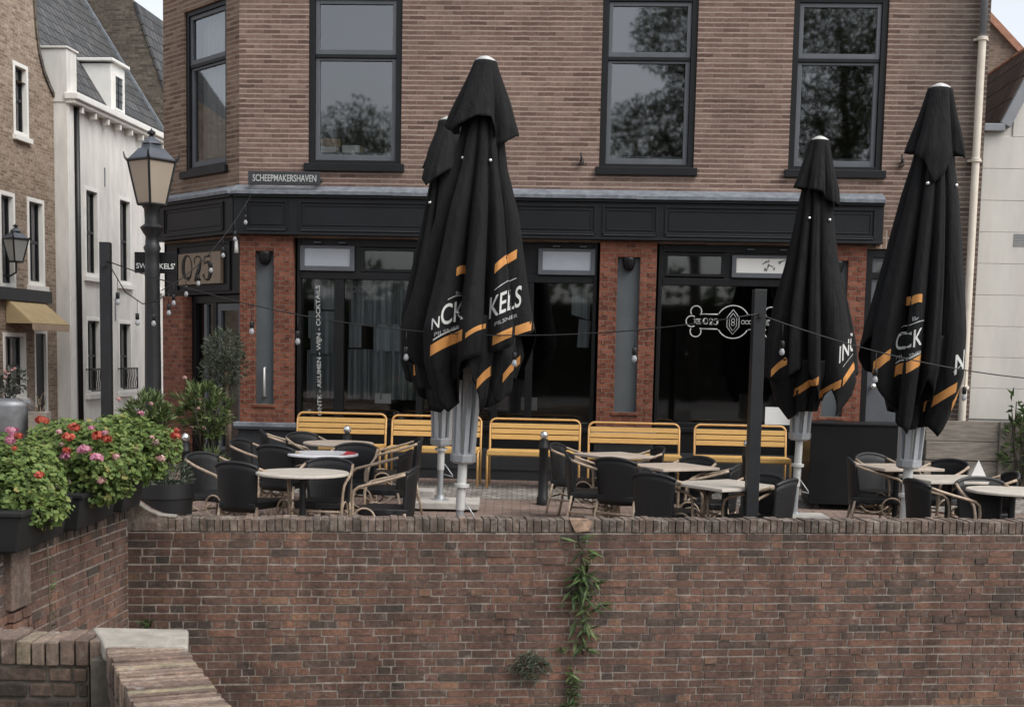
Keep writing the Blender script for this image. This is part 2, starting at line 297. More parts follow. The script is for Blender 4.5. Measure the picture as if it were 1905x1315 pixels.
M['petal_pale'] = leaf_mat('pale faded petals', [(0, (0.45, 0.22, 0.20)), (1, (0.70, 0.48, 0.46))], 0.6, 0.3)
M['deadflower'] = leaf_mat('dry buds', [(0, (0.12, 0.07, 0.05)), (1, (0.42, 0.30, 0.26))])

# ------------------------------------------------------------------ mesh builder
class MB:
    def __init__(s): s.v = []; s.f = []; s.m = []; s.mi = 0
    def face(s, idx): s.f.append(idx); s.m.append(s.mi)
    def quad(s, *p):
        b = len(s.v); s.v += [tuple(q) for q in p]; s.face(list(range(b, b+len(p)))); return s
    def box(s, x0, x1, y0, y1, z0, z1, rot=None, c=None):
        b = len(s.v)
        pts = [(x0,y0,z0),(x1,y0,z0),(x1,y1,z0),(x0,y1,z0),(x0,y0,z1),(x1,y0,z1),(x1,y1,z1),(x0,y1,z1)]
        if rot is not None:
            c = Vector(c) if c else Vector(((x0+x1)/2,(y0+y1)/2,(z0+z1)/2))
            pts = [tuple(rot @ (Vector(p)-c) + c) for p in pts]
        s.v += pts
        for q in ((0,3,2,1),(4,5,6,7),(0,1,5,4),(1,2,6,5),(2,3,7,6),(3,0,4,7)): s.face([b+i for i in q])
        return s
    def tube(s, pts, r, n=8, closed=False, caps=True):
        pts = [Vector(p) for p in pts]; k = len(pts); rr = r if isinstance(r, (list, tuple)) else [r]*k
        b = len(s.v); up = Vector((0, 0, 1)); prev = None
        for i, p in enumerate(pts):
            if closed: t = pts[(i+1) % k]-pts[i-1]
            else: t = pts[min(i+1, k-1)]-pts[max(i-1, 0)]
            t = t.normalized() if t.length > 1e-9 else Vector((0,0,1))
            if prev is None:
                a = t.cross(up)
                if a.length < 1e-3: a = t.cross(Vector((1, 0, 0)))
                a.normalize()
            else:
                a = prev - t*prev.dot(t)
                a = a.normalized() if a.length > 1e-6 else t.orthogonal().normalized()
            prev = a; c = t.cross(a)
            for j in range(n):
                q = 2*PI*j/n; s.v.append(tuple(p + (a*math.cos(q)+c*math.sin(q))*rr[i]))
        seg = k if closed else k-1
        for i in range(seg):
            for j in range(n):
                i2 = (i+1) % k; j2 = (j+1) % n
                s.face([b+i*n+j, b+i*n+j2, b+i2*n+j2, b+i2*n+j])
        if caps and not closed:
            s.face([b+j for j in reversed(range(n))]); s.face([b+(k-1)*n+j for j in range(n)])
        return s
    def lathe(s, prof, n=24, c=(0,0), rot=0.0):
        b = len(s.v); k = len(prof)
        for (r, z) in prof:
            for j in range(n):
                q = 2*PI*j/n+rot; s.v.append((c[0]+r*math.cos(q), c[1]+r*math.sin(q), z))
        for i in range(k-1):
            for j in range(n):
                j2 = (j+1) % n; s.face([b+i*n+j, b+i*n+j2, b+(i+1)*n+j2, b+(i+1)*n+j])
        if prof[0][0] > 1e-6: s.face([b+j for j in reversed(range(n))])
        if prof[-1][0] > 1e-6: s.face([b+(k-1)*n+j for j in range(n)])
        return s
    def prism(s, outline, y0, y1):
        """outline in x,z counter clockwise seen from -y; extruded along y"""
        b = len(s.v); k = len(outline)
        s.v += [(x, y0, z) for x, z in outline] + [(x, y1, z) for x, z in outline]
        s.face(list(range(b, b+k))); s.face([b+k+i for i in reversed(range(k))])
        for i in range(k):
            j = (i+1) % k; s.face([b+j, b+i, b+k+i, b+k+j])
        return s
    def xform(s, mtx, start=0):
        for i in range(start, len(s.v)): s.v[i] = tuple(mtx @ Vector(s.v[i]))
        return s
    def build(s, name, m, parent=None, smooth=False, bevel=0.0, loc=None, rot=None, angle=None):
        me = bpy.data.meshes.new(name); me.from_pydata(s.v, [], s.f); me.update()
        ms = m if isinstance(m, (list, tuple)) else [m]
        for q in ms: me.materials.append(q)
        for p, i in zip(me.polygons, s.m): p.material_index = min(i, len(ms)-1)
        if smooth:
            me.polygons.foreach_set('use_smooth', [True]*len(me.polygons))
        o = bpy.data.objects.new(name, me); COL.objects.link(o)
        if angle and smooth:
            try: me.set_sharp_from_angle(angle=angle)
            except Exception: pass
        if parent: o.parent = parent
        if loc: o.location = loc
        if rot: o.rotation_euler = rot
        if bevel:
            md = o.modifiers.new('bevel', 'BEVEL'); md.width = bevel; md.segments = 2; md.limit_method = 'ANGLE'
        return o

def tag(o, label=None, cat=None, group=None, kind=None):
    if label: o['label'] = label
    if cat: o['category'] = cat
    if group: o['group'] = group
    if kind: o['kind'] = kind
    return o
def thing(name, label, cat, loc=(0,0,0), rotz=0.0, group=None):
    o = bpy.data.objects.new(name, None); COL.objects.link(o); o.empty_display_size = 0.2
    o.location = loc; o.rotation_euler = (0, 0, rotz)
    return tag(o, label, cat, group)
def dup(root, loc, rotz, label, group=None):
    def cp(o, parent):
        c = o.copy(); COL.objects.link(c)
        if parent: c.parent = parent
        for ch in list(o.children): cp(ch, c)
        return c
    r = cp(root, None); r.location = loc; r.rotation_euler = (0, 0, rotz); r['label'] = label
    if group: r['group'] = group
    return r
def zf(y): return -0.05*(17.0-min(max(y, 10.3), 17.0))       # the terrace falls towards the quay
def yawto(fx, fy): return math.atan2(-fx, fy)

def text_mesh(body, size, offset=0.0, space=1.0, extrude=0.0, align='CENTER', shear=0.0):
    cu = bpy.data.curves.new('t', 'FONT'); cu.body = body; cu.size = size; cu.offset = offset; cu.space_character = space
    cu.extrude = extrude; cu.align_x = align; cu.align_y = 'CENTER'; cu.shear = shear; cu.resolution_u = 4
    ob = bpy.data.objects.new('t', cu); COL.objects.link(ob)
    dg = bpy.context.evaluated_depsgraph_get(); dg.update()
    me = bpy.data.meshes.new_from_object(ob.evaluated_get(dg))
    bpy.data.objects.remove(ob); bpy.data.curves.remove(cu)
    return me
def text_obj(name, body, w, h, m, parent=None, loc=(0,0,0), rot=(PI/2,0,0), offset=0.0, shear=0.0, extrude=0.002, space=1.0):
    """lettering fitted into w x h metres, lying in local x,z facing -y"""
    me = text_mesh(body, 1.0, offset, space, extrude/ max(h, 1e-3) if h else 0.0, shear=shear)
    xs = [v.co.x for v in me.vertices]; ys = [v.co.y for v in me.vertices]
    cx, cy = (min(xs)+max(xs))/2, (min(ys)+max(ys))/2
    sx, sy = w/(max(xs)-min(xs)), h/(max(ys)-min(ys))
    for v in me.vertices: v.co = Vector(((v.co.x-cx)*sx, (v.co.y-cy)*sy, v.co.z*sy))
    me.materials.clear(); me.materials.append(m); me.name = name
    o = bpy.data.objects.new(name, me); COL.objects.link(o)
    o.location = loc; o.rotation_euler = rot
    if parent: o.parent = parent
    return o

# thick and thin drawn figures of the house number
def number_925(name, parent, m, cx, y, cz, k):
    mb = MB()
    def stroke(p):
        i0 = len(mb.v); mb.tube([(x, 0, z) for x, z, w in p], [w*1.35 for x, z, w in p], 8)
        mb.v[i0:] = [(cx+k*a, y+k*0.12*b, cz+k*c) for a, b, c in mb.v[i0:]]
    el = lambda cx_, cz_, rx, rz, a0, a1, w, n=20: [(cx_+rx*math.cos(R(a0+(a1-a0)*i/n)), cz_+rz*math.sin(R(a0+(a1-a0)*i/n)), w(a0+(a1-a0)*i/n)) for i in range(n+1)]
    stroke(el(-0.25, 0.02, 0.095, 0.125, 20, 340, lambda a: 0.006+0.022*max(0, -math.cos(R(a)))))
    stroke([(-0.158, 0.06, 0.006), (-0.15, 0.0, 0.007), (-0.17, -0.08, 0.007), (-0.22, -0.125, 0.007), (-0.25, -0.09, 0.016)])
    stroke(el(-0.02, 0.075, 0.075, 0.055, 200, 20, lambda a: 0.006)+[(0.045, 0.07, 0.018), (0.01, 0.0, 0.027), (-0.04, -0.08, 0.027), (-0.085, -0.13, 0.012)])
    stroke([(-0.085, -0.13, 0.007), (0.0, -0.125, 0.008), (0.05, -0.12, 0.006)])
    stroke([(0.25, 0.125, 0.007), (0.17, 0.122, 0.008), (0.125, 0.12, 0.006), (0.12, 0.04, 0.006), (0.15, 0.055, 0.007)]+el(0.175, -0.03, 0.08, 0.095, 80, -130, lambda a: 0.006+0.024*max(0, math.cos(R(a))))+[(0.10, -0.07, 0.016)])
    mb.build(name, m, parent, smooth=True)
def wall_holes(mb, x0, x1, z0, z1, holes, y=0.0, depth=0.2):
    xs = sorted({x0, x1, *[h[0] for h in holes], *[h[1] for h in holes]}); zs = sorted({z0, z1, *[h[2] for h in holes], *[h[3] for h in holes]})
    xs = [x for x in xs if x0 <= x <= x1]; zs = [z for z in zs if z0 <= z <= z1]
    for i in range(len(xs)-1):
        for j in range(len(zs)-1):
            cx, cz = (xs[i]+xs[i+1])/2, (zs[j]+zs[j+1])/2
            if any(h[0] < cx < h[1] and h[2] < cz < h[3] for h in holes): continue
            mb.quad((xs[i], y, zs[j]), (xs[i+1], y, zs[j]), (xs[i+1], y, zs[j+1]), (xs[i], y, zs[j+1]))
    for a, b, c, d in holes:
        mb.quad((a, y, c), (a, y, d), (a, y+depth, d), (a, y+depth, c)); mb.quad((b, y, d), (b, y, c), (b, y+depth, c), (b, y+depth, d))
        mb.quad((a, y, d), (b, y, d), (b, y+depth, d), (a, y+depth, d)); mb.quad((b, y, c), (a, y, c), (a, y+depth, c), (b, y+depth, c))
def frame(mb, x0, x1, z0, z1, w, y0, y1, wb=None, wt=None):
    wb = w if wb is None else wb; wt = w if wt is None else wt
    mb.box(x0, x0+w, y0, y1, z0, z1); mb.box(x1-w, x1, y0, y1, z0, z1)
    mb.box(x0+w, x1-w, y0+0.0015, y1, z0, z0+wb); mb.box(x0+w, x1-w, y0+0.0015, y1, z1-wt, z1)
    return mb
def leaf(mb, p, d, n, L, W, fold=0.25):
    """one folded pointed leaf from p along d"""
    d = d.normalized(); s = d.cross(n)
    s = s.normalized() if s.length > 1e-4 else d.orthogonal().normalized()
    nn = s.cross(d)
    a = p; b = p+d*L*0.45+s*W*0.5+nn*W*fold; c = p+d*L; e = p+d*L*0.45-s*W*0.5+nn*W*fold; mid = p+d*L*0.5
    i = len(mb.v); mb.v += [tuple(a), tuple(b), tuple(c), tuple(e), tuple(mid)]
    mb.face([i, i+1, i+4]); mb.face([i+1, i+2, i+4]); mb.face([i+2, i+3, i+4]); mb.face([i+3, i, i+4])
def rnd_dir(rg, up=0.0):
    while True:
        v = Vector((rg.uniform(-1,1), rg.uniform(-1,1), rg.uniform(-1,1)))
        if 0.05 < v.length < 1: break
    v.normalize(); v.z += up
    return v.normalized()
def round_leaf(mb, p, n, r, rg):
    """a lobed round geranium leaf"""
    t = n.orthogonal().normalized(); b = n.cross(t); i = len(mb.v); k = 7; ph = rg.uniform(0, 6)
    mb.v.append(tuple(p))
    for j in range(k):
        q = ph+2*PI*j/k*0.94; rr = r*(1 if j % 2 else 0.86)
        mb.v.append(tuple(p+t*math.cos(q)*rr+b*math.sin(q)*rr+n*r*0.22))
    for j in range(k-1): mb.face([i, i+1+j, i+2+j])

# ------------------------------------------------------------------ the quay, street and water
def sheet(name, pts, m, kind='structure'):
    mb = MB(); mb.v = [tuple(p) for p in pts]; mb.face(list(range(len(pts))))
    return tag(mb.build(name, m), kind=kind)
M['pavers'] = None
def paving_mat(name, c0, c1, joint, w, h, var=0.3):
    m, nt, b, out = nt_new(name)
    tc = N(nt, 'ShaderNodeTexCoord'); br = N(nt, 'ShaderNodeTexBrick')
    br.inputs['Color1'].default_value = (*c0, 1); br.inputs['Color2'].default_value = (*c1, 1); br.inputs['Mortar'].default_value = (*joint, 1)
    br.inputs['Scale'].default_value = 1; br.inputs['Brick Width'].default_value = w; br.inputs['Row Height'].default_value = h; br.inputs['Mortar Size'].default_value = 0.008
    nt.links.new(tc.outputs['Object'], br.inputs['Vector'])
    no = N(nt, 'ShaderNodeTexNoise', i_Scale=3.0, i_Detail=8.0, i_Roughness=0.7); nt.links.new(tc.outputs['Object'], no.inputs['Vector'])
    r1 = ramp(nt, [(0.3, (1-var,)*3), (0.7, (1+var,)*3)]); nt.links.new(no.outputs[0], r1.inputs[0])
    c = mixc(nt, 'MULTIPLY', 1.0, br.outputs['Color'], r1.outputs[0]); nt.links.new(c, b.inputs['Base Color']); b.inputs['Roughness'].default_value = 0.85
    bp = N(nt, 'ShaderNodeBump', i_Strength=0.6, i_Distance=0.01); iv = N(nt, 'ShaderNodeMath', operation='SUBTRACT'); iv.inputs[0].default_value = 1
    nt.links.new(br.outputs['Fac'], iv.inputs[1]); nt.links.new(iv.outputs[0], bp.inputs['Height']); nt.links.new(bp.outputs[0], b.inputs['Normal'])
    return m
M['pavers'] = paving_mat('red street clinkers', (0.20, 0.135, 0.11), (0.28, 0.20, 0.165), (0.10, 0.085, 0.07), 0.2, 0.06)
M['setts'] = paving_mat('grey setts', (0.17, 0.155, 0.14), (0.30, 0.28, 0.255), (0.09, 0.08, 0.07), 0.12, 0.10, 0.4)
M['street'] = paving_mat('grey street clinkers', (0.16, 0.14, 0.125), (0.22, 0.195, 0.175), (0.09, 0.08, 0.07), 0.2, 0.07)
def water_mat():
    m, nt, b, out = nt_new('harbour water')
    b.inputs['Base Color'].default_value = (0.02, 0.026, 0.022, 1); b.inputs['Roughness'].default_value = 0.06
    tc = N(nt, 'ShaderNodeTexCoord'); no = N(nt, 'ShaderNodeTexNoise', i_Scale=3.0, i_Detail=4.0); nt.links.new(tc.outputs['Object'], no.inputs['Vector'])
    bp = N(nt, 'ShaderNodeBump', i_Strength=0.3, i_Distance=0.05); nt.links.new(no.outputs[0], bp.inputs['Height']); nt.links.new(bp.outputs[0], b.inputs['Normal'])
    return m
WA = R(7.5)                                        # the quay wall's line
def wl(x, off=0.0): return 10.52+math.tan(WA)*x+off
# ground as one sheet: sloping terrace, level street beyond, reaching the horizon
mb = MB()
xs = [-3.12, 2.0, 8.0]
far = 600.0
def gv(x, y): return (x, y, zf(y))
mb.quad((-3.12, wl(-3.12, 0.1), zf(10.3)), (60, wl(60, 0.1) if False else 18.3, 0), (60, far, 0), (-3.12, far, 0)) if False else None
wy = wl(-3.12, 0.15)
mb.quad((-3.12, wy, zf(wy)), (12.0, wl(12.0, 0.15), zf(wl(12.0, 0.15))), (12.0, 17.0, 0), (-3.12, 17.0, 0))
mb.quad((12.0, wl(12.0, 0.15), zf(wl(12.0, 0.15))), (far, wl(12.0, 0.15), zf(wl(12.0,0.15))), (far, 17.0, 0), (12.0, 17.0, 0))
mb.quad((-far, 17.0, 0), (far, 17.0, 0), (far, far, 0), (-far, far, 0))
mb.quad((-far, 10.3, zf(10.3)), (-3.12, 10.3, zf(10.3)), (-3.12, 17.0, 0), (-far, 17.0, 0))
mb.quad((-far, -far, zf(10.3)), (-3.12, -far, zf(10.3)), (-3.12, 10.3, zf(10.3)), (-far, 10.3, zf(10.3)))
tag(mb.build('ground', M['pavers']), kind='structure')
# the near quay on which the viewer stands
mb = MB()
mb.quad((-3.1, -8, 0), (2.9, -8, 0), (-1.63, 5.45, 0), (-3.1, 5.45, 0))
mb.quad((2.9, -8, 0), (-3.1, -8, 0), (-3.1, -200, 0), (200, -200, 0), (200, -8, 0))
mb.quad((-1.63, 5.45, 0), (2.9, -8, 0), (2.9, -8, -3), (-1.63, 5.45, -3))
tag(mb.build('near_quay', M['street']), kind='structure')
sheet('harbour_water', [(-3.1, -8, -2.6), (200, -8, -2.6), (200, 14, -2.6), (-3.1, 14, -2.6)], water_mat())
mb = MB()
y0, y1 = 15.62, 16.86
mb.quad((-3.9, y0, zf(y0)+0.005), (6.4, y0-0.45, zf(y0-0.45)+0.005), (6.4, y1-0.45, zf(y1-0.45)+0.005), (-3.9, y1, zf(y1)+0.005))
tag(mb.build('sett_strip', M['setts']), kind='structure')

# ---- brick by brick quay walls
def brick_run(mb, x0, x1, z0, z1, rg, course=0.0625, y=0.0, toothed=0.012, depth=0.05):
    row = 0; z = z1-course
    while z > z0:
        header = row % 2
        x = x0 - (0.0 if header else rg.uniform(0.03, 0.12)); k = 0
        sag = rg.uniform(-0.003, 0.003)
        while x < x1:
            L = (0.105 if (header and rg.random() < 0.75) or (not header and rg.random() < 0.16) else 0.215)*rg.uniform(0.93, 1.06)
            a, b = max(x, x0), min(x+L, x1)
            if b-a > 0.03:
                o = rg.uniform(-0.003, 0.0035); t = 0.0115
                zz = z+sag+rg.uniform(-0.001, 0.001)
                i = len(mb.v); rot = Matrix.Rotation(rg.uniform(-0.006, 0.006), 3, 'Y')
                hh = course-t-0.0015+rg.uniform(-0.001, 0.001)
                if rg.random() < 0.03: o -= 0.008
                mb.box(a+t/2, b-t/2, y-0.006+o, y+depth, zz, zz+hh, rot=rot)
                for q in range(i, i+8): vx, vy, vz = mb.v[q]; mb.v[q] = (vx+rg.uniform(-0.003, 0.003), vy, vz+rg.uniform(-0.0014, 0.0014)+0.004*math.sin(1.7*x+0.25*row))
            x += L
        z -= course; row += 1
def coping_run(mb, x0, x1, z0, h, rg, w=0.0585, y0=0.0, y1=0.22, joint=0.007):
    x = x0
    while x < x1-0.02:
        ww = w*rg.uniform(0.9, 1.12)
        dz = rg.uniform(-0.010, 0.007); dy = rg.uniform(-0.006, 0.006)
        mb.box(x+joint/2, x+ww-joint/2, y0+dy, y1+dy, z0, z0+h+dz, rot=Matrix.Rotation(rg.uniform(-0.02, 0.02), 3, 'Y') @ Matrix.Rotation(rg.uniform(-0.02, 0.02), 3, 'X'))
        x += ww
rg = random.Random(11)
WZ = 0.305
qw = thing('quay_wall', 'long dark red brick quay wall below the terrace with upright coping bricks', 'wall', (-2.92, wl(-2.92), 0), WA)
QL = 8.6
mb = MB(); brick_run(mb, 0.0, QL, -1.95, WZ-0.105, rg); mb.build('brickwork', M['quay_brick'], qw)
mb = MB(); mb.box(0.0, 16.0, 0.0005, 0.21, -3.0, WZ-0.108); mb.box(0.28, 16, 0.012, 0.205, WZ-0.108, WZ-0.012); mb.build('wall_core', M['mortar'], qw)
mb = MB(); coping_run(mb, 0.30, QL, WZ-0.103, 0.103, rg, y0=-0.008, y1=0.215); mb.build('coping', M['coping_brick'], qw, bevel=0.004)
mb = MB()
out = [(-0.0, WZ-0.10), (0.30, WZ-0.10), (0.30, WZ+0.0), (0.24, WZ+0.012), (0.16, WZ+0.045), (0.10, WZ+0.085), (0.05, WZ+0.12), (0.0, WZ+0.15)]
mb.prism(out, -0.006, 0.22); mb.build('swept_corner', M['coping_brick'], qw)
mb = MB()
crv = [(0.0, WZ+0.15), (0.05, WZ+0.12), (0.10, WZ+0.085), (0.16, WZ+0.045), (0.24, WZ+0.012), (0.36, WZ+0.002)]
mb.prism(crv + [(x, z+0.011) for x, z in reversed(crv)], -0.010, 0.10); mb.build('coping_strip', M['stone'], qw)
# patch of pale render and rust in the coping
mb = MB(); mb.prism([(3.46, WZ-0.10), (3.56, WZ-0.09), (3.60, WZ-0.02), (3.56, WZ+0.004), (3.41, WZ+0.004), (3.43, WZ-0.05)], -0.022, 0.05)
M['rust'] = mat('rust stained render', (0.32, 0.215, 0.15), 0.9, var=0.55, scale=16, bump=0.5)
mb.build('broken_coping', M['rust'], qw)
# side wall running from the corner towards the viewer
sw = thing('side_quay_wall', 'brick side wall of the harbour below the flower boxes', 'wall', (-3.19, 4.9, 0), R(87))
mb = MB(); brick_run(mb, 0.0, 5.22, -1.7, 0.30, rg); mb.build('brickwork', M['quay_brick'], sw)
mb = MB(); mb.box(0, 5.25, 0.003, 0.25, -3, 0.30); mb.build('wall_core', M['mortar'], sw)
mb = MB(); coping_run(mb, 0.0, 5.2, 0.302, 0.07, rg, y0=-0.008, y1=0.25); mb.build('coping', M['near_brick'], sw)
mb = MB(); mb.prism([(3.05, 0.0), (3.33, 0.0), (3.33, 0.40), (3.27, 0.47), (3.11, 0.47), (3.05, 0.40)], -0.05, 0.2); mb.build('pier_cap', M['near_top'], sw, bevel=0.01)
mb = MB(); brick_run(mb, 3.05, 3.33, -1.7, 0.0, rg, y=-0.045); mb.build('pier', M['quay_brick'], sw)

# near parapet: a short run facing the viewer and a run turning diagonally to the right, with a cap stone on the corner
PZ = 0.40
np_ = thing('near_parapet', 'low weathered brick parapet in the foreground with a pale stone corner cap', 'wall', (-1.66, 5.40, 0), 0.0)
mb = MB(); brick_run(mb, -2.2, -0.06, -0.1, PZ-0.105, rg, course=0.066); mb.build('front_brickwork', M['near_brick'], np_, bevel=0.006)
mb = MB(); mb.box(-2.2, -0.06, 0.005, 0.2, -3, PZ-0.106); mb.box(-2.2, -0.1, 0.012, 0.19, PZ-0.106, PZ-0.016); mb.build('front_core', M['dark_mortar'], np_)
mb = MB(); coping_run(mb, -2.2, -0.02, PZ-0.104, 0.104, rg, y0=-0.012, y1=0.205, w=0.062); mb.build('front_coping', M['near_top'], np_, bevel=0.006)
dr = thing('tmp', 'x', 'x'); bpy.data.objects.remove(dr)
# diagonal run: local x along (0.37,-0.93), local y to the right
DA = math.atan2(-0.93, 0.385)
def dpt(x, y, z):   # into np_ local space
    c, s_ = math.cos(DA), math.sin(DA); return (0.05+x*c-y*s_, -0.13+x*s_+y*c, z)
mb = MB(); rr = random.Random(5)
x = 0.0
while x < 4.2:
    w = 0.037*rr.uniform(0.7, 1.3); yy0, yy1 = 0.0+rr.uniform(-0.006, 0.006), 0.30+rr.uniform(-0.006, 0.006)
    for a, b in ((yy0, yy1),):
        dz = rr.uniform(-0.004, 0.004); i = len(mb.v)
        mb.box(x+0.002, x+w-0.002, a, b, PZ-0.105, PZ+dz, rot=Matrix.Rotation(rr.uniform(-0.02, 0.02), 3, 'Y') @ Matrix.Rotation(rr.uniform(-0.02, 0.02), 3, 'Z'))
    x += w
mb.v = [dpt(*p) for p in mb.v]; mb.build('diagonal_coping', M['near_top'], np_, bevel=0.003)
mb = MB(); mb.box(0.0, 4.2, 0.02, 0.28, PZ-0.12, PZ-0.012); mb.box(0, 4.2, 0.025, 0.275, -3, PZ-0.12)
mb.v = [dpt(*p) for p in mb.v]; mb.build('diagonal_core', M['dark_mortar'], np_)
mb = MB(); brick_run(mb, 0.02, 4.2, -0.05, PZ-0.11, rg, y=0.0, course=0.066)
n1 = len(mb.v)
mb.v = [dpt(x, y+0.008, z) for x, y, z in mb.v]; mb.build('diagonal_brickwork', M['near_brick'], np_)
mb = MB(); brick_run(mb, -4.2, 0.0, -1.2, PZ-0.11, rg, y=0.0, course=0.066)
mb.v = [dpt(-x, 0.292-y, z) for x, y, z in mb.v]; mb.build('outer_brickwork', M['near_brick'], np_)
mb = MB()
cap = [(-0.10, 0.19), (-0.01, 0.0), (0.04, -0.13), (0.375, -0.11), (0.30, 0.21), (-0.10, 0.215)]
b = len(mb.v); k = len(cap)
mb.v += [(x, y, PZ-0.055) for x, y in cap]+[(x, y, PZ+0.012) for x, y in cap]
mb.face([b+i for i in reversed(range(k))]); mb.face([b+k+i for i in range(k)])
for i in range(k): mb.face([b+i, b+(i+1) % k, b+k+(i+1) % k, b+k+i])
mb.build('cap_stone', M['stone'], np_, bevel=0.012)
mb = MB(); mb.box(-0.02, 0.06, -0.10, 0.2, -3, PZ-0.057); mb.build('corner_pier', M['dark_mortar'], np_)

# ------------------------------------------------------------------ the corner cafe
A = R(3.0)
cafe = thing('cafe_building', 'brown brick corner cafe with a black painted shopfront and black framed windows', 'building', (0, 17.1, 0), -A)
UL, UR, TOP = -3.53, 5.69, 7.6
WINS = [(-2.655, -1.48, 3.93, 6.0), (1.0, 2.17, 3.93, 6.0), (3.33, 4.475, 3.93, 6.0)]
mb = MB(); wall_holes(mb, UL, UR, 3.0, TOP, WINS, 0.0, 0.16); mb.build('wall', M['facade'], cafe)
mb = MB(); wall_holes(mb, 4.33, UR, -0.3, 3.0, [(4.331, 5.26, -0.29, 2.98)], 0.0, 0.16)
mb.build('wall', M['facade'], cafe)
mb = MB(); mb.quad((UR, 0, -0.3), (UR, 9, -0.3), (UR, 9, TOP), (UR, 0, TOP))
mb.build('side_wall', M['facade'], cafe)
CW = 2.0; c45 = math.sqrt(0.5)
bx, by = UL-CW*c45, CW*c45
mb = MB(); mb.quad((bx, 9, -0.3), (bx, by, -0.3), (bx, by, TOP), (bx, 9, TOP)); mb.quad((UR, 9, -0.3), (bx, 9, -0.3), (bx, 9, TOP), (UR, 9, TOP)); mb.build('rear_wall', M['corner_brick'], cafe)
mb = MB(); mb.quad((bx-0.2, 9.2, TOP), (bx-0.2, by-0.1, TOP), (UL-0.08, -0.2, TOP), (UR+0.1, -0.2, TOP), (UR+0.1, 9.2, TOP)); mb.build('roof', M['lead'], cafe)
# rooms behind the glass
mb = MB()
for z0, z1 in ((0.02, 3.3), (3.42, TOP-0.1)):
    P = [(bx+0.15, 7), (bx+0.15, by+0.2), (UL+0.1, 0.3), (UR-0.1, 0.3), (UR-0.1, 7)]
    mb.quad(*[(x, y, z0) for x, y in P]); mb.quad(*[(x, y, z1) for x, y in reversed(P)])
    mb.quad((P[4][0], 4.2, z0), (P[0][0], 4.2, z0), (P[0][0], 4.2, z1), (P[4][0], 4.2, z1))
    for X, ya in ((P[0][0], by+0.2), (P[4][0], 0.3)): mb.quad((X, ya, z0), (X, 7, z0), (X, 7, z1), (X, ya, z1))
mb.build('room', M['room'], cafe)

def sash_window(parent, x0, x1, z0, z1, tr, gm='glass', label=None):
    f = MB(); frame(f, x0, x1, z0, z1, 0.075, 0.03, 0.16, wb=0.05, wt=0.06); f.box(x0+0.075, x1-0.075, 0.05, 0.15, tr-0.02, tr+0.02)
    w = f.build('window', M['black'], parent, bevel=0.004)
    s = MB()
    frame(s, x0+0.078, x1-0.078, z0+0.052, tr-0.022, 0.055, 0.07, 0.12, wb=0.07, wt=0.03); 
    frame(s, x0+0.078, x1-0.078, tr+0.022, z1-0.062, 0.05, 0.055, 0.105, wb=0.06, wt=0.05)
    s.build('sash', M['greypaint'], w, bevel=0.004)
    g = MB(); g.quad((x0+0.13, 0.10, z0+0.11), (x1-0.13, 0.10, z0+0.11), (x1-0.13, 0.10, tr-0.045), (x0+0.13, 0.10, tr-0.045))
    g.build('pane', M[gm], w)
    g = MB(); g.quad((x0+0.12, 0.085, tr+0.075), (x1-0.12, 0.085, tr+0.075), (x1-0.12, 0.085, z1-0.105), (x0+0.12, 0.085, z1-0.105))
    g.build('pane', M[gm], w)
    s = MB(); s.box(x0+0.01, x1-0.01, 0.121, 0.34, z0+0.10, z0+0.158); s.build('inner_sill', M['greypaint'], w)
    s = MB(); s.box(x0-0.045, x1+0.045, -0.06, 0.03, z0-0.095, z0); s.build('sill', M['black'], w, bevel=0.006)
    return w
for (a, b, c, d) in WINS: sash_window(cafe, a, b, c, d, 5.255)

# corner (chamfered) facade, built in its own frame: x runs from -CW to 0
def cham(o):
    o.location = (UL, 0, 0); o.rotation_euler = (0, 0, R(-45)); return o
mb = MB(); wall_holes(mb, -CW, 0, 3.0, TOP, [(-1.42, -0.32, 3.93, 6.0)], 0.0, 0.16); cham(mb.build('corner_wall', M['corner_brick'], cafe))
cham(sash_window(cafe, -1.42, -0.32, 3.93, 6.0, 5.29))
def folds(mb, x0, x1, z0, z1, y, amp, per, rg):
    n = max(8, int((x1-x0)/per*10)); b = len(mb.v)
    ph = rg.uniform(0, 6)
    for i in range(n+1):
        x = x0+(x1-x0)*i/n; yy = y+amp*math.sin(ph+2*PI*(x-x0)/per+0.8*math.sin(9*x))
        mb.v += [(x, yy*1.0, z0), (x, y+(yy-y)*0.6, z1)]
    for i in range(n): mb.face([b+2*i, b+2*i+2, b+2*i+3, b+2*i+1])
rc = random.Random(3)
mb = MB(); folds(mb, -1.34, -0.4, 3.98, 5.25, 0.24, 0.03, 0.13, rc); cham(mb.build('curtain', M['dirtyglass_sheer'], cafe, smooth=True))
mb = MB(); folds(mb, -1.34, -0.45, 5.3, 5.9, 0.26, 0.03, 0.13, rc); cham(mb.build('curtain', M['dirtyglass_sheer'], cafe, smooth=True))

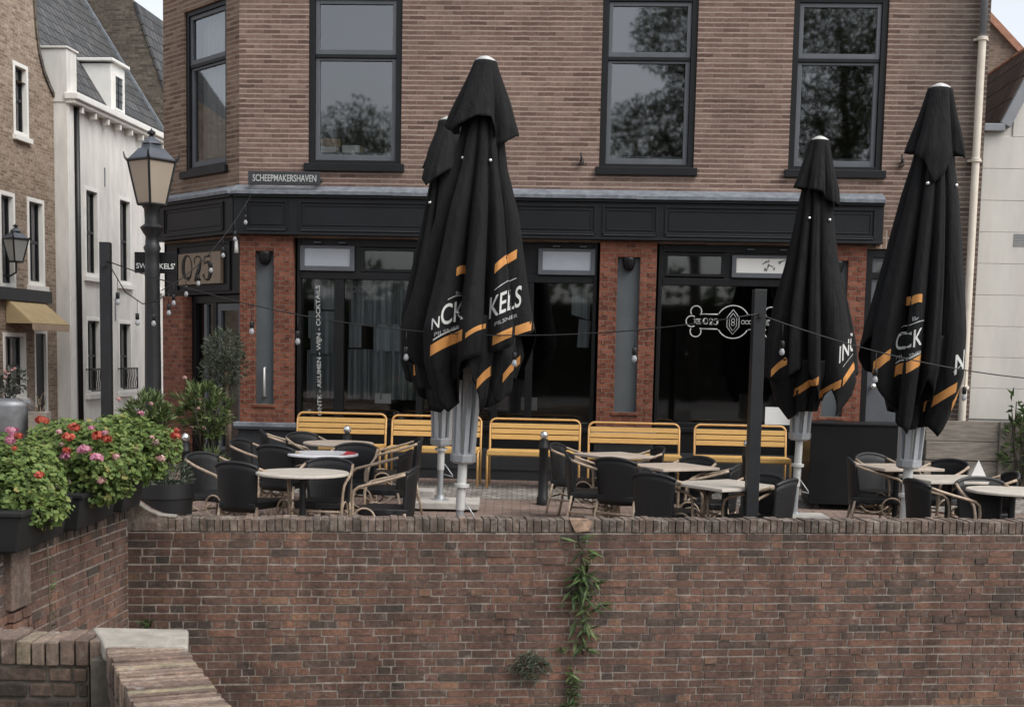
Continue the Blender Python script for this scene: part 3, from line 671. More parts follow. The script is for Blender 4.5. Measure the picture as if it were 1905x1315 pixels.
# cornice, fascia with panels
def fascia_run(x0, x1, panels, ends):
    mb = MB(); mb.prism([(x0, 0), (x1, 0), (x1, 0.02), (x0, 0.02)], 0, 0.01); mb = MB()
    mb.box(x0, x1, -0.13, 0.0, 3.06, 3.5)
    mb.box(x0, x1, -0.165, 0.0, 3.03, 3.06)
    mb.box(x0, x1, -0.17, 0.0, 3.49, 3.525)
    for a, b in panels:
        frame(mb, a, b, 3.10, 3.45, 0.022, -0.152, -0.13)
        frame(mb, a+0.05, b-0.05, 3.15, 3.40, 0.014, -0.142, -0.13)
    fo = mb.build('fascia', M['fascia'], cafe, bevel=0.004)
    mb = MB()
    for a, b in panels: mb.box(a+0.02, b-0.02, -0.156, -0.128, 3.085, 3.0985)
    mo = mb.build('moulding', M['plinthgrey'], fo)
    mb = MB(); n = max(2, int((x1-x0)/0.5)); rr = random.Random(int(x0*10))
    for i in range(n):
        a = x0+(x1-x0)*i/n; b = x0+(x1-x0)*(i+1)/n; e = rr.uniform(-0.004, 0.004)
        k = len(mb.v); mb.v += [(a, -0.20, 3.525+e), (b, -0.20, 3.525+e), (b, -0.205, 3.565+e), (a, -0.205, 3.565+e), (b, 0.0, 3.655), (a, 0.0, 3.655), (a, 0, 3.526), (b, 0, 3.526)]
        mb.face([k, k+1, k+2, k+3]); mb.face([k+3, k+2, k+4, k+5]); mb.face([k, k+6, k+7, k+1]); mb.face([k, k+3, k+5, k+6]); mb.face([k+1, k+7, k+4, k+2])
    co = mb.build('cornice', M['lead'], cafe)
    return fo, co
fascia_run(UL-0.04, 4.5, [(-3.42, -2.88), (-2.74, 0.98), (1.06, 1.74), (1.83, 4.40)], None)
for o in fascia_run(-CW-0.04, 0.05, [(-1.74, -0.16)], None): cham(o)
# end cap of the fascia
mb = MB(); mb.prism([(4.42, 3.02), (4.5, 3.06), (4.5, 3.5), (4.42, 3.5)], -0.12, 0.0); mb.build('fascia_end', M['fascia'], cafe)

# pilasters of orange red brick with a recessed grey panel
def pilaster(x0, x1, i0, i1, handle=False):
    p = MB()
    y0 = -0.06
    p.box(x0, i0, y0, 0.12, 0.66, 3.03); p.box(i1, x1, y0, 0.12, 0.66, 3.03)
    p.box(i0, i1, y0+0.002, 0.12, 0.66, 0.90); p.box(i0, i1, y0+0.002, 0.12, 2.83, 3.03)
    for z in [0.72+0.12*k for k in range(18)]:
        for a in (i0-0.028, i1): p.box(a, a+0.028, y0-0.008, y0+0.01, z, z+0.058)
        for a in (x0+0.045, x1-0.10): p.box(a, a+0.055, y0-0.007, y0+0.01, z+0.06, z+0.116)
    po = p.build('pilaster', M['red_brick'], cafe, bevel=0.003)
    q = MB(); q.box(i0-0.02, i1+0.02, 0.0, 0.10, 0.885, 2.84); q.build('inset_panel', M['panelgrey'], po)
    q = MB(); q.box(i0-0.03, i1+0.03, y0-0.02, y0+0.03, 0.86, 0.90); q.build('ledge', M['red_brick'], po, bevel=0.004)
    cx = (i0+i1)/2
    q = MB(); q.lathe([(0.0, 2.66), (0.04, 2.665), (0.065, 2.70), (0.075, 2.74), (0.08, 2.80), (0.08, 2.825)], 16, (cx, -0.03)); q.build('wall_lamp', M['black'], po, smooth=True)
    if handle:
        q = MB(); q.tube([(cx, -0.0, 1.36), (cx, -0.06, 1.36), (cx, -0.06, 1.0), (cx, 0.0, 1.0)], 0.014, 8); q.build('handle', M['alu_pale'], po, smooth=True)
    q = MB(); q.box(x0-0.06, x1+0.05, -0.16, 0.1, 0.575, 0.665); q.box(x0-0.02, x1+0.02, -0.10, 0.1, -0.3, 0.573)
    b = q.build('pilaster_base', M['plinthgrey'], po, bevel=0.008)
    q = MB(); q.box(x0-0.062, x1+0.052, -0.162, 0.09, 0.612, 0.668); q.build('base_cap', M['lead'], b if False else po, bevel=0.006)
    return po
pilaster(-3.51, -2.83, -3.31, -3.075, True)
pilaster(1.045, 1.75, 1.265, 1.545)
pilaster(3.63, 4.33, 3.85, 4.11)

# shop windows
def shopfront(x0, x1, mulls, zt, zs, tops, label=None):
    f = MB()
    frame(f, x0, x1, zs, 3.03, 0.05, 0.05, 0.17, wb=0.06, wt=0.12)
    f.box(x0+0.05, x1-0.05, 0.045, 0.17, zt-0.03, zt+0.06)
    for a, b in mulls: f.box(a, b, 0.052, 0.168, zs+0.06, zt-0.03)
    xs_ = [x0+0.05]
    so = f.build('shop_window', M['black'], cafe, bevel=0.005)
    eds = [x0+0.05]+[v for ab in mulls for v in ab]+[x1-0.05]
    for i in range(0, len(eds), 2):
        a, b = eds[i], eds[i+1]
        g = MB(); g.quad((a, 0.10, zs+0.06), (b, 0.10, zs+0.06), (b, 0.10, zt-0.03), (a, 0.10, zt-0.03)); g.build('pane', M['shopglass'], so)
    last = x0+0.05
    for (a, b, z0, z1, kind) in tops:
        if a > last+0.01:
            q = MB(); q.box(last, a, 0.06, 0.16, zt+0.06, 2.91); q.build('transom_panel', M['black'], so)
        last = b
        q = MB()
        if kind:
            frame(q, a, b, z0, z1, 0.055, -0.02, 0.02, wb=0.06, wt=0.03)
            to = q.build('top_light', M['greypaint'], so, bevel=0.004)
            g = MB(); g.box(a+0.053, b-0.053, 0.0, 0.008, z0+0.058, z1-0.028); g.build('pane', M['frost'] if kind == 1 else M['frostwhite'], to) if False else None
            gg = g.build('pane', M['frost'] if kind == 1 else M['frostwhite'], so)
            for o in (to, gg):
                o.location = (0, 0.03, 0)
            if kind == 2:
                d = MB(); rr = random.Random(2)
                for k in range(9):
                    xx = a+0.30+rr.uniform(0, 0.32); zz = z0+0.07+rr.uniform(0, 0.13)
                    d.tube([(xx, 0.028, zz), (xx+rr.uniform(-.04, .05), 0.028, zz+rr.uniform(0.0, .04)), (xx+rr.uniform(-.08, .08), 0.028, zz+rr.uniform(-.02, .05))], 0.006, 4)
                d.build('pane_print', M['panelgrey'], so)  # dark strokes over the white pane
            q = MB(); q.box(a, b, 0.07, 0.16, zt+0.06, 2.91)
            q.build('transom_panel', M['black'], so)
            for xx in (a+0.18, b-0.2):
                q = MB(); q.box(xx, xx+0.09, -0.01, 0.06, 2.945, 2.96); q.build('hinge', M['greypaint'], so)
        else:
            frame(q, a, b, z0, z1, 0.035, 0.05, 0.12); to = q.build('top_light', M['black'], so)
            g = MB(); g.quad((a+0.035, 0.09, z0+0.035), (b-0.035, 0.09, z0+0.035), (b-0.035, 0.09, z1-0.035), (a+0.035, 0.09, z1-0.035)); g.build('pane', M['shopglass'], so)
    if x1-0.05 > last+0.01:
        q = MB(); q.box(last, x1-0.05, 0.06, 0.16, zt+0.06, 2.91); q.build('transom_panel', M['black'], so)
    # sill and panelled stall riser
    q = MB(); q.box(x0-0.0, x1, -0.03, 0.16, zs-0.06, zs); q.box(x0, x1, 0.0, 0.16, 0.40, zs-0.06); q.build('sill', M['black'], so, bevel=0.006)
    q = MB(); q.box(x0-0.02, x1+0.02, -0.02, 0.14, 0.155, 0.40); q.build('stall_riser', M['plinthgrey'], so)
    q = MB(); q.box(x0-0.02, x1+0.02, -0.05, 0.0, 0.13, 0.16); q.box(x0-0.02, x1+0.02, -0.04, 0.12, -0.3, 0.13); q.build('plinth', M['black'] if False else M['plinthgrey'], so)
    return so
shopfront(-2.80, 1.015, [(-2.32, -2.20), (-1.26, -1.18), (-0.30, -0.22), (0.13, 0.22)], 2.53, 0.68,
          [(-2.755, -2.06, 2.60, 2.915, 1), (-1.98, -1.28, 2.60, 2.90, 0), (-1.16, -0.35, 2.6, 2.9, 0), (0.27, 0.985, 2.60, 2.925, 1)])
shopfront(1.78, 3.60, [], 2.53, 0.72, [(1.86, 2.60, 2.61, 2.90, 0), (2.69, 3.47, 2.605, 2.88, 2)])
# drapes and things just behind the glass, the pale ones standing in for reflections
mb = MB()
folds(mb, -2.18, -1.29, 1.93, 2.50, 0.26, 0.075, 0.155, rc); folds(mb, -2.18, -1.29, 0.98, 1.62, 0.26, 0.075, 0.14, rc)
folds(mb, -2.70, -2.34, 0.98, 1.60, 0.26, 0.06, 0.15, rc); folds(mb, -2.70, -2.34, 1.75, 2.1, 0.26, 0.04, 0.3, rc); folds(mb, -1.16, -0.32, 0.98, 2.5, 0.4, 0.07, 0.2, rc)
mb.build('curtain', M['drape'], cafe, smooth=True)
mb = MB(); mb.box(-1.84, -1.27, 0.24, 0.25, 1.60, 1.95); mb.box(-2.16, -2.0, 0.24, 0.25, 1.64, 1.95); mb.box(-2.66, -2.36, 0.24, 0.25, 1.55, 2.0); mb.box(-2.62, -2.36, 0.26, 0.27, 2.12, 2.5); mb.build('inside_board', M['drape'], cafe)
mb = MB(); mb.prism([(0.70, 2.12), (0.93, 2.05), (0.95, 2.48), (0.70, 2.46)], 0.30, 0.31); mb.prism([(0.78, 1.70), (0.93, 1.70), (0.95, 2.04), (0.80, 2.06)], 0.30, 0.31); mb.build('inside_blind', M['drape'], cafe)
mb = MB(); mb.box(-2.6, 0.9, 0.3, 0.75, 0.76, 0.80); mb.build('window_table', M['room'], cafe)
# lettering on the glass
text_obj('window_lettering', 'ONTK - AKUMEN - WIJN - COCKTAILS', 1.66, 0.072, M['offwhite'], cafe, loc=(-2.515, 0.092, 1.59), rot=(PI/2, R(-91.2), 0), offset=0.012, extrude=0.001)
text_obj('neon_lettering', 'open', 0.36, 0.13, M['dimwhite'], cafe, loc=(-1.95, 0.13, 2.36), offset=0.0, extrude=0.004)
# the ornate emblem on the right pane
def circ(cx, cz, r, a0=0, a1=360, n=24): return [(cx+r*math.cos(R(a0+(a1-a0)*i/n)), 0.088, cz+r*math.sin(R(a0+(a1-a0)*i/n))) for i in range(n+1)]
mb = MB(); zc = 2.055; u0 = 2.20
def st(p, r=0.0085): mb.tube(p, r, 6)
def emblem_half(fl):
    X = lambda x: 2.735+fl*(x-2.735)
    F = lambda pts: [(X(p[0]), p[1], p[2]) for p in pts]
    st(F(circ(2.27, zc+0.125, 0.068, -40, 215))); st(F(circ(2.27, zc-0.125, 0.068, 145, 400))); st(F(circ(2.215, zc, 0.068, 55, 305)))
    st(F([(2.33, 0.088, zc+0.092), (2.545, 0.088, zc+0.092)])); st(F([(2.33, 0.088, zc-0.092), (2.545, 0.088, zc-0.092)]))
    st(F(circ(2.735, zc, 0.205, 90, 151))); st(F(circ(2.735, zc, 0.205, 209, 270)))
    for r in (0.018, 0.034): st(F(circ(2.285, zc, r)), 0.004)
    st(F([(2.235, 0.088, zc+0.03), (2.335, 0.088, zc+0.03)]), 0.004); st(F([(2.235, 0.088, zc-0.03), (2.335, 0.088, zc-0.03)]), 0.004)
    st(F([(2.735, 0.088, zc+0.155), (2.66, 0.088, zc+0.06), (2.66, 0.088, zc-0.06), (2.735, 0.088, zc-0.155)]), 0.005)
    st(F([(2.735, 0.088, zc+0.11), (2.69, 0.088, zc+0.05), (2.69, 0.088, zc-0.05), (2.735, 0.088, zc-0.11)]), 0.004)
emblem_half(1); emblem_half(-1)
st(circ(2.735, zc+0.02, 0.02), 0.004); st(circ(2.735, zc-0.025, 0.02), 0.004)
for x_ in (2.86, 2.91, 2.955): st(circ(x_, zc, 0.022), 0.004)
mb.build('window_emblem', M['offwhite'], cafe, smooth=True)
number_925('emblem_lettering', cafe, M['offwhite'], 2.465, 0.086, zc, 0.29)
mb = MB(); mb.tube([(UL-0.02, -0.07, 2.80), (UL-0.02, -0.07, 2.96)], [0.026, 0.018], 10); mb.build('corner_light', M['white'], cafe, smooth=True)
# cards and posters standing in the windows
def card(x0, x1, z0, z1, y, m, label):
    o = MB().box(x0, x1, y, y+0.006, z0, z1).build('window_card', m); o.location = (0, 17.1, 0); o.rotation_euler = (0, 0, -A)
    return tag(o, label, 'card')
card(-1.81, -1.60, 0.93, 1.06, 0.20, M['white'], 'small white card standing inside the left shop window')
c2 = card(0.08, 0.29, 0.885, 1.05, 0.20, M['offwhite'], 'grey printed card in the shop window beside the middle pilaster')
card(3.18, 3.50, 0.76, 1.0, 0.03+0.04, M['white'], 'large white notice at the bottom of the window behind the rear parasol')
# entrance on the chamfered corner
mb = MB(); mb.box(-CW, 0.0, 0.02, 0.14, 2.30, 3.05); frame(mb, -1.66, -0.24, 2.34, 2.97, 0.03, -0.005, 0.02); cham(mb.build('sign_board', M['fascia'], cafe, bevel=0.004))
mb = MB(); mb.box(-CW, -1.42, -0.03, 0.16, -0.3, 2.29); cham(mb.build('corner_pier', M['red_brick'], cafe))
mb = MB(); frame(mb, -1.42, -0.03, -0.2, 2.29, 0.10, 0.1, 0.2); mb.box(-0.85, -0.76, 0.1, 0.2, -0.2, 2.2); ed = cham(mb.build('entrance', M['black'], cafe, bevel=0.004))
mb = MB(); frame(mb, -0.76, -0.14, 0.0, 2.18, 0.09, 0.12, 0.18, wb=0.3); mb.box(-1.12, -1.04, 0.12, 0.18, 0.0, 2.18); mb.build('door_leaf', M['greypaint'], ed)
mb = MB(); mb.quad((-0.67, 0.15, 0.3), (-0.23, 0.15, 0.3), (-0.23, 0.15, 2.09), (-0.67, 0.15, 2.09)); mb.quad((-1.32, 0.15, 0.05), (-0.85, 0.15, 0.05), (-0.85, 0.15, 2.19), (-1.32, 0.15, 2.19)); mb.build('pane', M['shopglass'], ed)
# side door on the right with its brick arch
mb = MB(); frame(mb, 4.335, 5.255, -0.2, 2.975, 0.09, 0.03, 0.16); mb.box(4.425, 5.165, 0.05, 0.15, 2.62, 2.70); dd = mb.build('side_door', M['black'], cafe, bevel=0.004)
mb = MB(); mb.box(4.43, 5.16, 0.09, 0.13, -0.2, 2.2); frame(mb, 4.43, 5.16, 2.2, 2.885, 0.05, 0.075, 0.13); mb.build('door_leaf', M['greypaint'], dd, bevel=0.004)
mb = MB(); mb.quad((4.48, 0.10, 2.24), (5.11, 0.10, 2.24), (5.11, 0.10, 2.84), (4.48, 0.10, 2.84)); mb.build('pane', M['shopglass'], dd)
mb = MB(); mb.lathe([(0.0, -0.045), (0.03, -0.04), (0.038, -0.02), (0.03, 0.0), (0.015, 0.012), (0.015, 0.05)], 16); mb.xform(Matrix.Translation((4.50, 0.04, 1.29)) @ Matrix.Rotation(R(-90), 4, 'X')); mb.build('knob', M['steel'], dd, smooth=True)
mb = MB(); mb.box(4.44, 5.34, -0.012, 0.03, 2.985, 3.215); mb.build('door_arch', M['arch_brick'], cafe)
# drainpipe
mb = MB(); mb.tube([(5.585, -0.08, 0.1), (5.585, -0.08, 5.50)], 0.047, 12)
for z in (1.3, 4.06, 5.50): mb.lathe([(0.052, z-0.025), (0.064, z-0.02), (0.064, z+0.02), (0.052, z+0.025)], 14, (5.585, -0.08)); mb.box(5.50, 5.67, -0.04, 0.0, z-0.012, z+0.012)
mb.build('drainpipe', M['sandpipe'], cafe, smooth=True, angle=R(40))
mb = MB(); mb.tube([(5.585, -0.08, 5.52), (5.585, -0.08, TOP)], 0.044, 12); mb.build('drainpipe', M['barge'], cafe, smooth=True)
# wall anchors
for u, z in ((0.775, 4.0), (4.70, 4.03)):
    q = MB(); q.tube([(u, 0.0, z), (u, -0.05, z), (u+0.005, -0.07, z+0.03), (u, -0.05, z+0.09)], 0.013, 6); q.tube([(u-0.03, -0.03, z-0.05), (u+0.03, -0.035, z-0.04), (u+0.03, -0.03, z+0.02)], 0.011, 6)
    q.build('wall_hook', M['iron'], cafe, smooth=True)

# signs on the cafe
ss = thing('street_sign', 'dark enamel street name sign reading SCHEEPMAKERSHAVEN above the fascia', 'sign', (0, 17.1, 0), -A)
mb = MB(); mb.box(-3.365, -2.46, -0.215, -0.195, 3.635, 3.80); mb.box(-3.36, -3.30, -0.195, 0.0, 3.70, 3.73); mb.box(-2.52, -2.47, -0.195, 0.0, 3.70, 3.73); mb.build('plate', M['plinthgrey'], ss, bevel=0.006)
text_obj('lettering', 'SCHEEPMAKERSHAVEN', 0.80, 0.085, M['offwhite'], ss, loc=(-2.905, -0.218, 3.717), offset=0.012)
cs = thing('house_number_sign', 'bronze plate with black number 925 on the black corner above the entrance', 'sign', (UL*math.cos(-A), 17.1+UL*math.sin(-A), 0), -A+R(-45))
mb = MB(); mb.box(-1.54, -0.42, -0.035, 0.015, 2.435, 2.845); mb.build('plate', M['bronze'], cs, bevel=0.004)
number_925('lettering', cs, M['black'], -0.98, -0.038, 2.64, 1.22)
# cartons on the inner sill of the left window
for k, (a, b, z0, z1, m, lb) in enumerate((( -2.52, -2.33, 4.09, 4.16, 'whitecloth', 'white carton under a brown one on the upper window sill'), (-2.52, -2.30, 4.162, 4.26, 'cardboard', 'brown carton on top of a white one in the upper window'), (-2.25, -2.02, 4.09, 4.18, 'whitecloth', 'white and brown carton standing alone on the upper window sill'))):
    o = MB(); o.box(a, b, 0.13, 0.30, z0, z1); o.mi = 1; o.box(b, b+0.03, 0.135, 0.29, z0, z1-0.006)
    ob = o.build('carton', [M[m], M['cardboard']], bevel=0.003); ob.location = (0, 17.1, 0); ob.rotation_euler = (0, 0, -A); tag(ob, lb, 'box', 'cartons on the window sill')

# ------------------------------------------------------------------ houses along the side street
SA = R(85)
def street_window(parent, s0, s1, z0, z1, rail=False, tr=None, dark=None):
    tr = tr or (z0+(z1-z0)*0.5)
    f = MB(); frame(f, s0, s1, z0, z1, 0.07, -0.015, 0.18); w = f.build('window', M['whitepaint'], parent, bevel=0.004)
    s = MB(); frame(s, s0+0.07, s1-0.07, z0+0.07, z1-0.07, 0.035, 0.07, 0.12); s.box(s0+0.1, s1-0.1, 0.072, 0.118, tr-0.025, tr+0.025)
    s.box((s0+s1)/2-0.012, (s0+s1)/2+0.012, 0.075, 0.115, z0+0.1, z1-0.1); s.build('sash', M['lampiron'], w)
    g = MB(); g.quad((s0+0.1, 0.10, z0+0.1), (s1-0.1, 0.10, z0+0.1), (s1-0.1, 0.10, z1-0.1), (s0+0.1, 0.10, z1-0.1)); g.build('pane', M['glass'], w)
    s = MB(); s.box(s0-0.04, s1+0.04, -0.07, 0.02, z0-0.09, z0-0.001); s.build('sill', M['whitepaint'], w, bevel=0.005)
    c = MB(); folds(c, s0+0.1, s0+0.1+(s1-s0)*0.26, z0+0.1, z1-0.1, 0.18, 0.02, 0.1, rc); folds(c, s1-0.1-(s1-s0)*0.36, s1-0.1, z0+0.1, z1-0.1, 0.18, 0.02, 0.1, rc); c.build('curtain', M['dirtyglass_sheer'], w, smooth=True)
    return w
wh = thing('white_house', 'white rendered house with dark tiled roof and white dormer down the side street', 'house', (-8.27, 25.1, 0), SA)
HL = 5.55
holes = [(0.74, 1.42, 2.91, 4.60), (2.43, 3.12, 2.85, 4.61), (0.74, 1.46, 0.66, 2.14), (2.36, 3.10, 0.66, 2.12), (4.2, 4.9, 2.85, 4.6), (4.2, 4.9, 0.66, 2.12)]
mb = MB(); wall_holes(mb, 0.0, HL, -0.3, 6.1, holes, 0.0, 0.18)
mb.quad((0, 6, -0.3), (0, 0, -0.3), (0, 0, 6.1), (0, 0.4, 6.9), (0, 1.5, 8.6), (0, 6, 8.6)); mb.quad((HL, 0, -0.3), (HL, 6, -0.3), (HL, 6, 9), (HL, 1.8, 9), (HL, 0, 6.1)); mb.quad((HL, 6, -0.3), (0, 6, -0.3), (0, 6, 9), (HL, 6, 9))
mb.build('wall', M['whitewall'], wh)
mb = MB(); mb.box(-0.02, 0.42, -0.02, 0.48, 6.0, 6.95); mb.box(-0.05, 0.46, -0.05, 0.50, 6.95, 6.99); mb.build('gable_shoulder', M['whitewall'], wh, bevel=0.01)
mb = MB(); mb.quad((0.02, 0.6, -0.2), (HL, 0.6, -0.2), (HL, 0.6, 6), (0.02, 0.6, 6)); mb.build('room', M['room'], wh)
for h in holes: street_window(wh, *h)
pit = R(57.5); L = 6.2
ro = MB(); ro.quad((0.1, 0, 0), (HL+0.05, 0, 0), (HL+0.05, L, 0), (0.1, L, 0)); ro.quad((0.1, 0, -0.06), (0.1, L, -0.06), (HL+0.05, L, -0.06), (HL+0.05, 0, -0.06))
r_ = ro.build('roof', M['tile_dark'], wh, loc=(0, 0.02, 6.15), rot=(pit, 0, 0))
v = MB(); v.box(HL-0.02, HL+0.10, 0, L, -0.05, 0.045); v.build('verge', M['lead'], r_)
g = MB(); g.box(-0.05, HL, -0.24, 0.03, 6.05, 6.17); g.box(-0.02, HL, -0.18, 0.02, 5.98, 6.05); gu = g.build('gutter', M['whitepaint'], wh, bevel=0.015)
for k in range(9):
    g = MB(); g.box(0.35+0.62*k, 0.43+0.62*k, -0.15, 0.0, 5.86, 5.98); g.build('bracket', M['whitepaint'], wh, bevel=0.01)
g = MB(); g.tube([(0.30, -0.06, 5.95), (0.34, -0.06, 0.0)], 0.05, 10); g.build('drainpipe', M['iron'], wh, smooth=True)
g = MB(); g.box(0.03, 0.22, -0.035, 0.0, 0.0, 5.98); g.build('corner_strip', M['whitepaint'], wh)
for a_, b_, c_ in ((1.72, 4.70, 5.06), (2.2, 2.1, 2.55), (4.0, 2.1, 2.55)):
    g = MB(); g.box(a_, a_+0.03, -0.02, 0, b_, c_); g.build('wall_anchor', M['barge'], wh)
for s0, s1 in ((0.74, 1.46), (2.36, 3.10)):
    g = MB(); g.box(s0-0.03, s1+0.03, -0.13, -0.11, 1.13, 1.16); g.box(s0-0.03, s1+0.03, -0.13, -0.11, 0.72, 0.74)
    for k in range(8):
        xx = s0+(s1-s0)*(k+0.5)/8; g.tube([(xx, -0.12, 0.72), (xx+0.03, -0.12, 0.85), (xx-0.03, -0.12, 1.0), (xx, -0.12, 1.14)], 0.009, 5)
    for xx in (s0-0.02, s1+0.01): g.box(xx, xx+0.015, -0.13, 0.0, 1.13, 1.15); g.box(xx, xx+0.015, -0.13, -0.11, 0.72, 1.15)
    g.build('window_guard', M['iron'], wh)
d = MB(); d.prism([(2.26, 6.26), (3.0, 6.26), (3.0, 7.16), (2.63, 7.24), (2.26, 7.16)], 0.06, 1.3); do = d.build('dormer', M['whitepaint'], wh)
d = MB(); d.box(2.18, 3.10, -0.02, 1.4, 7.20, 7.26); d.build('dormer_roof', M['whitepaint'], do, bevel=0.01)
d = MB(); frame(d, 2.40, 2.88, 6.30, 7.0, 0.04, 0.03, 0.062); d.build('dormer_frame', M['whitepaint'], do)
d = MB(); d.quad((2.44, 0.055, 6.34), (2.84, 0.055, 6.34), (2.84, 0.055, 6.96), (2.44, 0.055, 6.96)); d.build('pane', M['frost'] if False else M['panelgrey'], do)
d = MB(); d.box(2.63, 2.65, 0.04, 0.058, 6.34, 6.96)
for z in (6.5, 6.66, 6.82): d.box(2.44, 2.84, 0.042, 0.058, z, z+0.015)
d.build('glazing_bar', M['lampiron'], do)

bh = thing('tall_brown_house', 'taller weathered house with brown gable wall behind the white house roof', 'house', (-8.27, 25.1, 0), SA)
P2 = [(0.0, -0.3), (0.0, 6.75), (0.31, 7.54), (0.86, 9.2), (1.25, 9.6), (4.0, 11.8), (6.0, 11.8), (6.0, -0.3)]
mb = MB(); k = len(P2); mb.v = [(5.72, y, z) for y, z in P2]+[(6.05, y, z) for y, z in P2]
mb.face(list(reversed(range(k)))); mb.face([k+i for i in range(k)])
for i in range(k): mb.face([i, (i+1) % k, k+(i+1) % k, k+i])
mb.quad((6.05, 0.02, -0.3), (12, 0.02, -0.3), (12, 0.02, 6.75), (6.05, 0.02, 6.75)); mb.quad((12, 0.02, -0.3), (12, 6, -0.3), (12, 1.72, 6.75), (12, 0.86, 9.15), (12, 0.02, 6.75))
mb.build('wall', M['brown_brick'], bh)
mb = MB(); ang = math.atan2(9.2-6.75, 0.86); LL = math.hypot(0.86, 2.45)
mb.box(5.70, 12.0, 0, LL, -0.02, 0.03); mb.build('roof', M['tile_dark'], bh, loc=(0, 0.0, 6.76), rot=(ang, 0, 0))
mb = MB(); mb.quad((6.05, 0.86, 9.2), (12, 0.86, 9.2), (12, 3.0, 6.0), (6.05, 3.0, 6.0)); mb.build('roof', M['tile_dark'], bh)

br_ = thing('old_brick_house', 'yellow brown brick house with curved gable and ochre awning at the left edge', 'house', (-8.52, 25.0, 0), SA)
holes = [(-1.52, -0.95, 5.17, 6.40), (-2.12, -1.54, 2.55, 4.16), (-1.06, -0.38, 2.64, 4.17), (-2.06, -1.20, 0.65, 1.79), (-0.84, -0.3, -0.2, 1.85)]
mb = MB(); wall_holes(mb, -4.6, 0.1, -0.3, 6.1, [h for h in holes if h[3] < 5]+[(-1.52, -0.95, 5.17, 6.10)], 0.0, 0.18)
gb = [(0.1, 6.1), (-0.1, 6.25), (-0.32, 6.45), (-0.49, 6.73), (-0.60, 7.1), (-0.67, 7.61), (-0.72, 8.6), (-2.2, 9.6), (-3.8, 8.6), (-3.85, 7.6), (-4.0, 6.7), (-4.4, 6.25), (-4.6, 6.1)]
# gable polygon with the small window notched out
mb.quad(*[(x, 0, z) for x, z in [(0.1, 6.1), (-0.1, 6.25), (-0.32, 6.45), (-0.49, 6.73), (-0.60, 7.1), (-0.67, 7.61), (-0.72, 8.6), (-0.95, 8.75), (-0.95, 6.1)]])
mb.quad(*[(x, 0, z) for x, z in [(-0.95, 6.40), (-0.95, 8.75), (-1.52, 9.14), (-1.52, 6.40)]])
mb.quad(*[(x, 0, z) for x, z in [(-1.52, 6.1), (-1.52, 9.14), (-2.2, 9.6), (-3.8, 8.6), (-3.85, 7.6), (-4.0, 6.7), (-4.4, 6.25), (-4.6, 6.1)]])
mb.quad((-0.95, 0, 6.1), (-0.95, 0, 6.4), (-0.95, 0.18, 6.4), (-0.95, 0.18, 6.1)); mb.quad((-1.52, 0, 6.4), (-1.52, 0, 6.1), (-1.52, 0.18, 6.1), (-1.52, 0.18, 6.4)); mb.quad((-1.52, 0, 6.4), (-1.52, 0.18, 6.4), (-0.95, 0.18, 6.4), (-0.95, 0, 6.4))
mb.quad((0.1, 0, -0.3), (0.1, 6, -0.3), (0.1, 6, 6.1), (0.1, 0, 6.1)); mb.quad((-4.6, 6, -0.3), (-4.6, 0, -0.3), (-4.6, 0, 6.1), (-4.6, 6, 6.1))
mb.build('wall', M['old_brick'], br_)
mb = MB()
for i in range(len(gb)-1):
    (xa, za), (xb, zb) = gb[i], gb[i+1]; kk = len(mb.v)
    dx, dz = xb-xa, zb-za; l = math.hypot(dx, dz); nx, nz = dz/l, -dx/l
    for (x, z) in ((xa, za), (xb, zb)):
        mb.v += [(x+nx*0.05, -0.03, z+nz*0.05), (x+nx*0.05, 0.3, z+nz*0.05), (x-nx*0.03, 0.3, z-nz*0.03), (x-nx*0.03, -0.03, z-nz*0.03)]
    for q in ((0, 1, 5, 4), (1, 2, 6, 5), (2, 3, 7, 6), (3, 0, 4, 7)): mb.face([kk+i_ for i_ in q])
    mb.face([kk, kk+3, kk+2, kk+1]); mb.face([kk+4, kk+5, kk+6, kk+7])
mb.build('gable_coping', M['brown_brick'], br_)
mb = MB(); mb.quad((-4.5, 0.7, -0.2), (0.05, 0.7, -0.2), (0.05, 0.7, 8), (-4.5, 0.7, 8)); mb.build('room', M['room'], br_)
mb = MB(); mb.quad((0.05, 0.31, 6.1), (0.05, 6, 6.1), (-2.2, 6, 9.4), (-2.2, 0.31, 9.4)); mb.quad((-4.6, 6, 6.1), (-4.6, 0.31, 6.1), (-2.2, 0.31, 9.4), (-2.2, 6, 9.4)); mb.build('roof', M['tile_dark'], br_)
for h in holes[:3]: street_window(br_, *h)
street_window(br_, *holes[3])
mb = MB(); frame(mb, -0.84, -0.3, -0.2, 1.85, 0.06, 0.0, 0.16); mb.build('door_frame', M['whitepaint'], br_)
mb = MB(); mb.box(-0.78, -0.36, 0.05, 0.12, -0.2, 1.79); dr_ = mb.build('door', M['black'], br_)
mb = MB(); mb.box(-2.7, -0.30, -0.10, 0.0, 2.34, 2.55); mb.build('shop_fascia', M['black'], br_)
